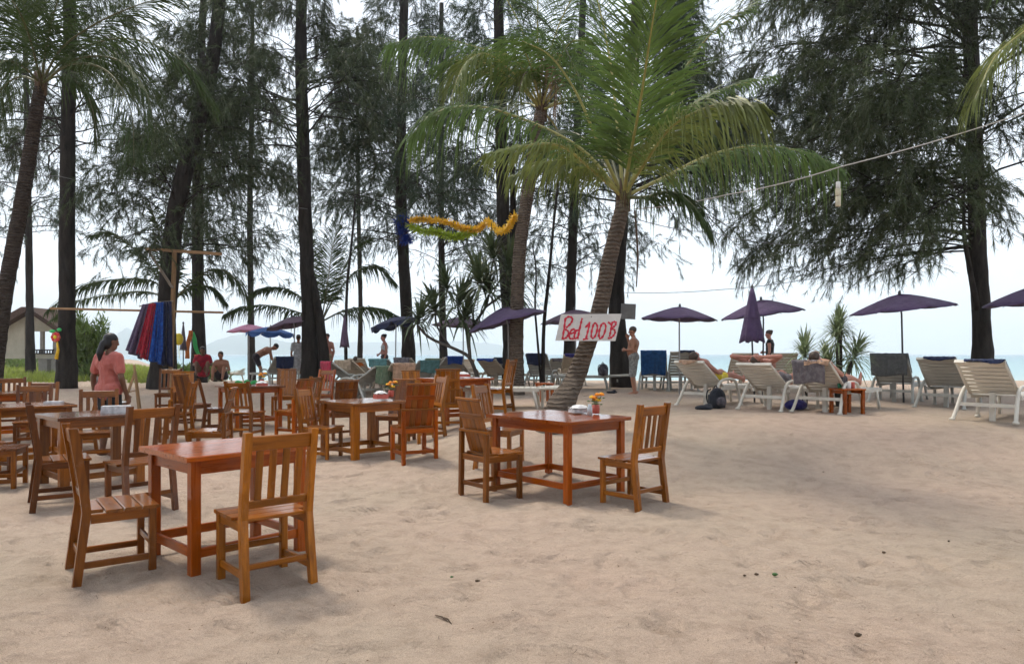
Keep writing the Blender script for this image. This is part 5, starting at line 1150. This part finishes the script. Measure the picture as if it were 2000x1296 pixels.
person('tanned shirtless beachgoer sitting behind the back-row table', (p.x, p.y, p.z + .15), math.radians(190), SIT, None, 'skin_tan', [('trunks', 'trunks_d')], 'hair_b', 'short', 1.1, 1.0, .022)
RECL = dict(RECL, head=(0, -.51, .87), neck=(0, -.40, .80), chest=(0, -.27, .71), waist=(0, -.06, .55), pelvis=(0, .10, .49), sl=(-.17, -.37, .76), el=(-.30, -.16, .58), wl=(-.20, .08, .57), sr=(.17, -.37, .76), er=(.30, -.16, .58), wr=(.20, .08, .57))
def on_lounger(lo, dz=0.0, s=1.0, **k):
    o = person(loc=lo.location + Vector((0, 0, dz)), yaw=lo.rotation_euler[2], s=s, **k); return o
on_lounger(LO[1], .055, label='sunbather reclining on the cream lounger beside the backpack', pose=RECL, over=dict(head=(.05, -.52, .86)), skin='skin_red', wear=[('trunks', 'toy_yellow')], hair='hair_b', hairstyle='short', vox=.017, fat=1.1)
on_lounger(LO[2], .055, label='sunbather with arms folded behind the head', pose=RECL, over=dict(head=(.0, -.52, .82), sl=(-.19, -.40, .77), el=(-.46, -.55, .88), wl=(-.18, -.61, .87), sr=(.19, -.40, .77), er=(.44, -.55, .88), wr=(.16, -.61, .87)), skin='skin_red', wear=[('trunks', 't_grey')], hair='hair_b', hairstyle='short', vox=.017, fat=1.1)
on_lounger(LO[3], .055, label='sunbather under the grey towel beside the side table', pose=RECL, over=dict(head=(.02, -.50, .86)), skin='skin_pink', wear=[('trunks', 'trunks_d')], hair='hair_b', hairstyle='short', vox=.017, fat=1.15)
for k, (px, py, d, sk, wr, lb) in enumerate([(790, 742, 0, 'skin_tan', 't_teal', 'tanned sunbather lying behind the peach towel'), (700, 748, 0, 'skin_pink', 't_orange', 'sunbather in orange lying behind the red towel')]):
    p = foot(px, py); person(lb, (p.x, p.y + .3, p.z), math.radians(-5), RECL, None, sk, [('t_shirt', wr)], 'hair_b', 'short', 1.1, 1.0, .024)
dg = bpy.context.evaluated_depsgraph_get()
for o in BAKE:
    me = bpy.data.meshes.new_from_object(o.evaluated_get(dg)); o.modifiers.clear(); o.data = me
    me.polygons.foreach_set('use_smooth', [True] * len(me.polygons))

# ------------------------------------------------------------------ sign on the palm
SD = 9.85
def sg(x, y, off=0.0): return at(1050 + x / 10, 590 + y / 10, SD - off)
c0 = sg(1000, 490); r = empty('bed_sign', c0, 0, 'white hand-painted sign reading Bed 100 baht nailed to the leaning palm', 'sign')
cs = [sg(*q) - c0 for q in ((345, 752), (1520, 757), (1640, 225), (460, 235))]; th = Vector((0, .018, 0))
b = MB(); b.add(cs + [q + th for q in cs], [(0, 1, 2, 3), (7, 6, 5, 4), (0, 4, 5, 1), (1, 5, 6, 2), (2, 6, 7, 3), (3, 7, 4, 0)]); b.build('board', M['board'], r)
letters = [[[(545, 310), (520, 500), (490, 705)], [(530, 335), (600, 285), (665, 298), (678, 350), (640, 420), (558, 500)], [(535, 525), (590, 560), (602, 610), (570, 680), (520, 708), (468, 712)]],
           [[(640, 612), (715, 590), (728, 545), (690, 525), (645, 570), (618, 650), (635, 705), (690, 712), (735, 690)]],
           [[(805, 545), (755, 560), (718, 640), (728, 702), (775, 690), (808, 610)], [(872, 310), (842, 430), (805, 600), (778, 715)]],
           [[(932, 490), (985, 440), (1022, 388)], [(1022, 388), (985, 550), (945, 712)], [(885, 725), (990, 712)]],
           [[(1150, 405), (1100, 425), (1062, 540), (1048, 660), (1082, 700), (1132, 640), (1168, 500), (1152, 408)]],
           [[(1310, 405), (1252, 432), (1212, 540), (1198, 660), (1232, 705), (1290, 640), (1332, 490), (1312, 408)]],
           [[(1375, 385), (1410, 410), (1445, 445)], [(1445, 405), (1500, 382), (1532, 402), (1508, 460), (1440, 512)], [(1440, 512), (1500, 540), (1510, 600), (1462, 670), (1405, 702), (1372, 690)], [(1450, 410), (1432, 540), (1405, 670)]]]
for k, st in enumerate(letters):
    b = MB()
    for q in st:
        P = catmull([sg(x, y, .004) - c0 for x, y in q], max(8, 5 * len(q))) if len(q) > 2 else [sg(x, y, .004) - c0 for x, y in q]
        b.tube(P, [.0125 + .004 * math.sin(i * 1.3 + k) for i in range(len(P))], 8, flat=(0, 1, 0))
    b.build('letter', M['letter'], r, True)
b = MB(); b.ball(sg(1050, 285, .006) - c0, .008, None, 8, 5); b.build('nail', M['darkpole'], r)
c1 = at(1227, 608, 20.5); b = MB(); b.box((0, 0, 0), (.42, .025, .44), Matrix.Rotation(.04, 3, 'Y')); o = b.build('board', M['board_g'], None, False, c1); o.name = 'grey_board'
tag(o, 'blank grey board fixed to the trunk behind the standing man', 'board')

# ------------------------------------------------------------------ tinsel garlands, ropes, wires
def garland(name, label, pts, m, rad, n, seed, cat='garland'):
    rng = random.Random(seed); C = catmull([at(*p) for p in pts], 60); b = MB(); c0 = C[0]
    b.tube([q - c0 for q in C], .008, 5)
    for k in range(n):
        u = rng.uniform(0, 59.99); i = int(u); p = C[i].lerp(C[i + 1], u - i) - c0; v = Vector((rng.gauss(0, 1), rng.gauss(0, 1), rng.gauss(-.2, 1))).normalized() * rad * rng.uniform(.6, 1.15); s = v.orthogonal().normalized() * .013
        e = p + v; b.add([p - s, p + s, e + s * .6, e - s * .6], [(0, 1, 2, 3)])
    return tag(b.build(name, M[m], None, False, c0), label, cat, 'tinsel garlands between the trees')
garland('tinsel_garland', 'gold tinsel garland swagged between the trees', [(800, 430, 20), (830, 428, 20), (868, 432, 19.8), (905, 445, 19.6), (935, 447, 19.4), (952, 432, 19), (972, 450, 18), (990, 446, 17.2), (1006, 420, 16.6)], 'gold', .125, 2200, 1)
garland('tinsel_garland', 'lime green tinsel garland hanging below the gold one', [(800, 440, 20.05), (830, 452, 20), (855, 452, 19.9), (880, 462, 19.8), (905, 458, 19.7), (930, 450, 19.5)], 'lime', .16, 1000, 2)
garland('tinsel_garland', 'dark blue tinsel bunch wrapped on a casuarina trunk', [(772, 432, 25.4), (790, 425, 25.4), (800, 440, 25.4), (778, 446, 25.4), (792, 460, 25.4), (800, 468, 25.4), (784, 470, 25.4)], 'bluetin', .20, 1000, 3)
def cord(name, label, pts, r, m, cat, sag=0.0, group=None):
    P = [at(*p) for p in pts]; C = []
    for a, e in zip(P[:-1], P[1:]):
        for k in range(12): t = k / 12; C.append(a.lerp(e, t) - UP * sag * 4 * t * (1 - t))
    C.append(P[-1]); b = MB(); b.tube([q - C[0] for q in C], r, 5); return tag(b.build(name, M[m], None, False, C[0]), label, cat, group)
cord('rope', 'pale rope running from the right down to the leaning palm crown', [(2020, 214, 9.4), (1640, 326, 9.0), (1420, 380, 9.4), (1240, 408, 9.85)], .0075, 'rope', 'rope', .03)
cord('wire', 'thin wire slanting across the sky at the left', [(-10, 330, 13.9), (112, 343, 19.5), (235, 360, 20), (580, 405, 21.5), (785, 425, 25.6)], .009, 'wire', 'wire', .06, 'thin wires between the trees')
cord('wire', 'thin wire from the leaning palm towards the right-hand tree', [(1235, 425, 10), (1390, 453, 12.5), (1550, 478, 14.5), (1890, 470, 16.2)], .006, 'wire', 'wire', .05, 'thin wires between the trees')
cord('wire', 'thin low wire above the purple umbrellas', [(1220, 571, 20.4), (1400, 566, 19.5), (1610, 540, 17.5), (1895, 480, 16.3)], .008, 'wire', 'wire', .04, 'thin wires between the trees')
c = at(1637, 335, 9.0); r = empty('hanging_chime', c, 0, 'pale bamboo tube lamp hanging from the rope', 'chime')  # a bamboo wind chime, not a light source
b = MB(); b.tube([(0, 0, .06), (0, 0, -.13)], .003, 5); b.build('cord', M['rope'], r)
for z0, z1, rr in ((-.13, -.21, .027), (-.215, -.305, .034), (-.31, -.435, .031)):
    b = MB(); b.lathe([(rr * .9, z1), (rr, z1 + .006), (rr, z0 - .006), (rr * .9, z0)], 12); b.build('tube', M['bamboo' if rr > .028 else 'white'], r, True)
b = MB(); P = [at(1240, 410, 10.15), at(1243, 450, 10.2), at(1246, 500, 10.2), at(1243, 560, 10.2)]; b.tube([p - P[0] for p in P], [.014, .016, .014, .008], 6); tag(b.build('hanging_stalk', M['rachis_d'], None, True, P[0]), 'dry brown stalk hanging below the leaning palm crown', 'stalk')

# ------------------------------------------------------------------ timber post, rail, sarongs, little beach things
pd_ = 18.3; base = ground(332, pd_, -.1); r = empty('timber_frame', base, 0, 'bare timber post with crossbar and diagonal brace', 'post')
q = lambda x, y, dz=0: at(x, y, pd_ + dz) - base
beam('post', r, (0, 0, 0), q(341, 488), .085, .085, (0, 1, 0), M['stick']); beam('crossbar', r, q(284, 486, -.07), q(432, 496, -.07), .07, .09, (0, 1, 0), M['stick']); beam('brace', r, q(290, 490, -.12), q(337, 562, -.10), .05, .07, (0, 1, 0), M['grey_wood'])
cord('rail_pole', 'long thin pole lashed across the trunks at the left', [(98, 602, 19.6), (436, 610, 19.45)], .032, 'stick', 'pole')
def sarong(label, t0, t1, b0, b1, m, seed, d=18.7):
    rng = random.Random(seed); nu, nv = 30, 14; P = []; a, e, c_, f_ = at(*t0, d), at(*t1, d), at(*b0, d), at(*b1, d); ph = rng.uniform(0, 6)
    for j in range(nv):
        v = j / (nv - 1)
        for i in range(nu):
            u = i / (nu - 1); p = a.lerp(e, u).lerp(c_.lerp(f_, u), v); p = p + Vector((math.sin(u * 31 + ph) * .012, (math.sin(u * 26 + ph) * .055 + math.sin(u * 11 + ph) * .05) * (.3 + .7 * v), math.sin(u * 9 + ph) * .02 * v)); P.append(p - a)
    b = MB(); b.grid(P, nu, nv); o = b.build('sarong', M[m], None, True, a); o.modifiers.new('solid', 'SOLIDIFY').thickness = .006
    tag(o, label, 'sarong', 'sarongs hanging by the timber post')
sarong('mauve-grey sarong, leftmost of those hanging by the post', (277, 594), (296, 593), (242, 682), (276, 702), 's_mauve', 1, 18.05)
sarong('red sarong hanging between the mauve and blue ones', (292, 593), (306, 592), (268, 690), (290, 706), 's_red', 2, 17.95)
sarong('bright blue sarong hanging left of the navy one', (302, 591), (318, 590), (284, 700), (316, 712), 's_blue', 3, 18.0)
sarong('navy sarong hanging against the timber post', (314, 589), (334, 588), (310, 708), (336, 716), 's_navy', 4, 18.1)
b = MB(); P = [at(272, 598, 18.1), at(300, 591, 18.1), at(338, 588, 18.25)]; b.tube([p - P[0] for p in P], .018, 6); tag(b.build('hanger_bar', M['grey_wood'], None, False, P[0]), 'short bar the sarongs hang from', 'bar')
c = at(110, 658, 19.66); r = empty('paper_flower', c, 0, 'red and yellow paper flower with green leaf on the left trunk', 'decoration')
for k in range(8):
    a = k * math.pi / 4; b = MB(); b.ball((math.cos(a) * .085, -.03, math.sin(a) * .085), (.055, .03, .055), None, 8, 6); b.build('petal', M['toy_red' if k % 3 else 'pinkbox'], r, True)
b = MB(); b.ball((0, -.06, 0), (.05, .03, .05), None, 8, 6); b.build('centre', M['toy_yellow'], r, True)
b = MB(); b.ball((-.1, 0, .16), (.10, .02, .05), None, 8, 6); b.ball((.08, 0, .2), (.07, .02, .05), None, 8, 6); b.build('leaf', M['toy_green'], r, True)
b = MB(); b.tube([(.02, 0, -.1), (.05, 0, -.35), (.0, 0, -.6)], [.02, .035, .05], 6); b.build('streamer', M['flower_y'], r, True)
c = at(349, 662, 22); b = MB(); b.ball((0, 0, 0), (.14, .12, .19), None, 12, 8); b.tube([(0, 0, -.18), (.02, 0, -.6)], .006, 5); tag(b.build('balloon', M['toy_yellow'], None, True, c), 'yellow balloon by the timber post', 'balloon')
def scarf(label, pts, w, m, d):
    C = catmull([at(x, y, d) for x, y in pts], 16); P = []
    for k, p in enumerate(C):
        for i in range(7): u = i / 6 - .5; P.append(p + Vector((u * w, .04 * math.sin(i * 2 + k * .5), 0)) - C[0])
    b = MB(); b.grid(P, 7, 17); o = b.build('scarf', M[m], None, True, C[0]); o.modifiers.new('solid', 'SOLIDIFY').thickness = .006; tag(o, label, 'scarf', 'bright cloths hung on the slim tree')
scarf('red-orange cloth strip hanging left of the slim tree', [(373, 645), (368, 670), (365, 700)], .16, 't_orange', 25.5); scarf('lime green cloth strip on the slim tree', [(376, 648), (382, 675), (391, 700)], .15, 'toy_green', 26.2); scarf('orange cloth bundle at the foot of the slim tree', [(386, 692), (390, 702), (388, 712)], .3, 't_orange', 26.2)
# A-frame easel of sticks
p0 = foot(262, 800); r = empty('stick_easel', p0, 0, 'bare wooden stick easel standing right of the woman in salmon', 'easel')
for a_, e_ in (((-.18, -.15, 0), (.02, 0, .80)), ((.16, -.12, 0), (.0, .0, .95)), ((.0, .25, 0), (.01, .02, .82))): beam('stick', r, a_, e_, .045, .03, (0, 1, 0), M['stick'])
beam('stick', r, (-.07, -.09, .38), (.10, -.07, .42), .04, .02, (0, 0, 1), M['stick'])
# bags
def backpack(label, p, rot, m, s=1.0, name='backpack'):
    r = empty(name, p, rot, label, 'bag'); b = MB(); b.ball((0, 0, .17 * s), (.15 * s, .11 * s, .18 * s), None, 14, 10); b.ball((0, -.06 * s, .11 * s), (.13 * s, .08 * s, .11 * s), None, 12, 8); b.box((0, .02 * s, .12 * s), (.25 * s, .16 * s, .22 * s)); o = b.build('body', M[m], r); remesh2(o, .012 * s)
    b = MB(); b.ball((0, -.125 * s, .12 * s), (.10 * s, .035 * s, .08 * s), None, 10, 7); b.build('pocket', M['bag_g'], r, True)
    for q in (-1, 1): b = MB(); b.tube(catmull([(q * .07 * s, .08 * s, .32 * s), (q * .10 * s, .14 * s, .28 * s), (q * .11 * s, .15 * s, .16 * s), (q * .10 * s, .09 * s, .04 * s)], 12), .012 * s, 5); b.build('strap', M['blackcloth'], r, True)
    b = MB(); b.tube(catmull([(-.04 * s, .05 * s, .33 * s), (0, .05 * s, .38 * s), (.04 * s, .05 * s, .33 * s)], 8), .01 * s, 5); b.build('handle', M['blackcloth'], r)
def remesh2(o, v):
    remesh(o, v, 4); d_ = bpy.context.evaluated_depsgraph_get(); me = bpy.data.meshes.new_from_object(o.evaluated_get(d_)); o.modifiers.clear(); o.data = me
p = foot(1401, 797); backpack('black backpack standing beside the cream lounger', p, .3, 'bag', 1.05)
p = foot(1372, 800); r0 = p
b = MB(); b.ball((0, 0, .03), (.16, .11, .05), None, 12, 7); b.ball((.08, .04, .05), (.08, .07, .05), None, 10, 6); tag(b.build('cloth_bundle', M['bag'], None, True, p + Vector((.04, .06, 0))), 'dark cloth bundle at the foot of the black backpack', 'bundle')
p = foot(1180, 762); backpack('dark patterned bag on the flat lounger right of the palm', (p.x + .02, p.y + .32, p.z + .375), .2, 'bag_g', .95, 'beach_bag')
p = foot(1566, 802); b = MB(); b.ball((0, 0, .08), (.20, .14, .10), None, 12, 8); tag(b.build('bag_bundle', M['t_violet'], None, True, p + Vector((0, .25, 0))), 'violet bag stowed under the lounger beside the side table', 'bag')
p = foot(1195, 768); b = MB(); b.ball((0, 0, .03), (.14, .05, .03), None, 10, 6); b.ball((.06, 0, .06), (.05, .03, .03), None, 8, 5); tag(b.build('sandal_pair', M['bag'], None, True, p), 'dark sandals on the sand left of the standing man', 'sandals')
p = foot(477, 752); b = MB()
for k in range(7): b.ball((random.Random(k).uniform(-.28, .35), random.Random(k + 9).uniform(-.1, .1), .05 + .02 * (k % 3)), (.10, .08, .07 + .02 * (k % 2)), None, 9, 6)
tag(b.build('green_toys', M['toy_green'], None, True, p), 'bright green heap on the sand behind the back-row table', 'toy')

# ------------------------------------------------------------------ hut on stilts
hd_ = 33.0; hb = ground(20, hd_); r = empty('beach_hut', hb, 0, 'olive-walled beach hut on stilts with brown gable roof and balcony', 'hut'); q = lambda x, y, dz=0: at(x, y, hd_ + dz) - hb
def panel(name, pts, dz0, dz1, m):
    n = len(pts); b = MB(); b.add([q(x, y, dz0) for x, y in pts] + [q(x, y, dz0) + Vector((0, dz1 - dz0, 0)) for x, y in pts], [tuple(range(n)), tuple(reversed(range(n, 2 * n)))] + [(i, n + i, n + (i + 1) % n, (i + 1) % n) for i in range(n)]); return b.build(name, M[m], r)
panel('wall', [(-90, 700), (48, 700), (48, 647), (48, 615), (-20, 612), (-90, 640)], 0, .25, 'hutwall')
panel('gable', [(48.3, 647), (112, 647), (112, 640), (51, 608), (48.3, 609)], .02, .16, 'hutwall')
panel('wall', [(48.4, 700), (106, 700), (106, 691), (48.4, 691)], .03, .18, 'hutwall')
panel('post', [(78, 691), (84, 691), (84, 647), (78, 647)], .05, .2, 'pillar'); panel('post', [(103, 691), (109, 691), (109, 647), (103, 647)], .05, .2, 'pillar')
panel('rail', [(48.5, 684.5), (104, 684.5), (104, 682), (48.5, 682)], -.02, .05, 'rail'); panel('rail', [(48.5, 691), (104, 691), (104, 689), (48.5, 689)], -.02, .05, 'rail')
for k in range(11): x = 50 + k * 5.1; panel('baluster', [(x, 689), (x + 1.6, 689), (x + 1.6, 684.5), (x, 684.5)], -.01, .04, 'rail')
for x0, x1 in ((75, 92), (100, 111)): panel('stilt', [(x0, 752), (x1, 752), (x1, 700.2), (x0, 700.2)], .1, .5, 'pillar')
panel('stilt', [(-60, 752), (-48, 752), (-48, 700.2), (-60, 700.2)], .1, .5, 'pillar')
for nm, pts in (('roof', [(40, 599), (52, 599), (128, 648), (114, 650)]), ('roof', [(40.5, 599.3), (51.5, 607), (-60, 672), (-75, 664)])):
    panel(nm, pts, -.5, 2.2, 'roof')
panel('rafter', [(47, 608), (55, 608), (53, 618), (49, 618)], -.3, -.1, 'rail')

# ------------------------------------------------------------------ litter on the sand
def sit(o, x, y): o.location = (x, y, float(gz(x, y)) + .012); return o
for k, (px, py, rot) in enumerate([(862, 1212, .9), (873, 1216, 1.05)]):
    p = foot(px, py); b = MB(); b.tube([(-.055, 0, 0), (0, .006, .006), (.055, 0, 0)], [.003, .0045, .002], 5); o = sit(b.build('twig', M['rachis_d'], None, True), p.x, p.y); o.rotation_euler = (0, 0, -rot); tag(o, ['dry brown twig in the middle foreground sand, left of two', 'dry brown twig in the middle foreground sand, right of two'][k], 'twig', 'dry twigs on the sand')
for k, (px, py, m, lb) in enumerate([(882, 1131, 'leafy', 'green seed lying right of the honey chair'), (932, 1139, 'rachis_d', 'dark seed right of the green seed'), (998, 1206, 'rachis_d', 'dark seed below the middle of the sand'), (1454, 1128, 'rachis_d', 'dark cone, left of two side by side'), (1477, 1126, 'rachis_d', 'dark cone, right of two side by side'), (1513, 1127, 'leafy', 'small green leaf tuft right of the two dark cones'), (1853, 1060, 'rachis_d', 'dark cone alone on the right-hand sand'), (1726, 1083, 'rachis_d', 'brown crumb left of the lone cone'), (1675, 1247, 'rachis_d', 'brown bark flake at the lower right'), (1608, 924, 'rachis_d', 'small brown leaf in front of the loungers'), (1985, 855, 'rachis_d', 'dark cone below the lounger nearest the right edge')]):
    p = foot(px, py); rng = random.Random(k); b = MB(); s = .0075 + .003 * (k % 3)
    b.ball((0, 0, s * .5), (s * 1.2, s, s * .8), None, 8, 6); b.ball((s, s * .4, s * .4), (s * .8, s * .5, s * .4), None, 7, 5); tag(sit(b.build('seed', M[m], None, True), p.x, p.y), lb, 'seed', 'seeds and cones on the sand')
rng = np.random.default_rng(21); n = 1500; x = rng.uniform(-5, 7, n); y = 2.0 + 10 * rng.random(n) ** .8; a = rng.uniform(0, 6.28, n); ln = rng.uniform(.010, .055, n)
p = np.stack([x, y, gz(x, y) + .022], 1); D = np.stack([np.cos(a), np.sin(a), rng.normal(0, .12, n)], 1); wv = np.stack([-np.sin(a), np.cos(a), np.zeros(n)], 1) * .0016
V = np.stack([p - wv, p + wv, p + D * ln[:, None] + wv * .6, p + D * ln[:, None] - wv * .6], 1).reshape(-1, 3)
tag(np_mesh('needle_litter', V, np.arange(len(V)).reshape(-1, 4), M['rachis_d'], None, 4), 'scattered dry needles and crumbs on the sand', 'litter', kind='stuff')

# ------------------------------------------------------------------ unseen pavilion added behind the viewer to darken the light from that side
r = empty('shade_pavilion', (0, -1.2, 0), 0, 'unseen timber pavilion with thatched roof, added behind the viewer for shade', 'pavilion')
def slab(name, c, d, m, rot=0.0): b = MB(); b.box(c, d, Matrix.Rotation(rot, 3, 'X')); b.build(name, M[m], r)
slab('roof', (0, -2.2, 3.35), (17, 5.2, .22), 'thatch', .22); slab('roof', (0, -7.1, 3.35), (17, 5.2, .22), 'thatch', -.22)
for x in (-8, -4.4, 4.4, 8):
    for y in (-.3, -4.65, -9.0): slab('post', (x, y, 1.45 if y != -4.65 else 1.8), (.16, .16, 2.9 if y != -4.65 else 3.6), 'stick')
slab('back_wall', (0, -9.25, 1.2), (16.4, .12, 2.4), 'brown'); slab('counter', (0, -7.8, .55), (6, .7, 1.1), 'teak')
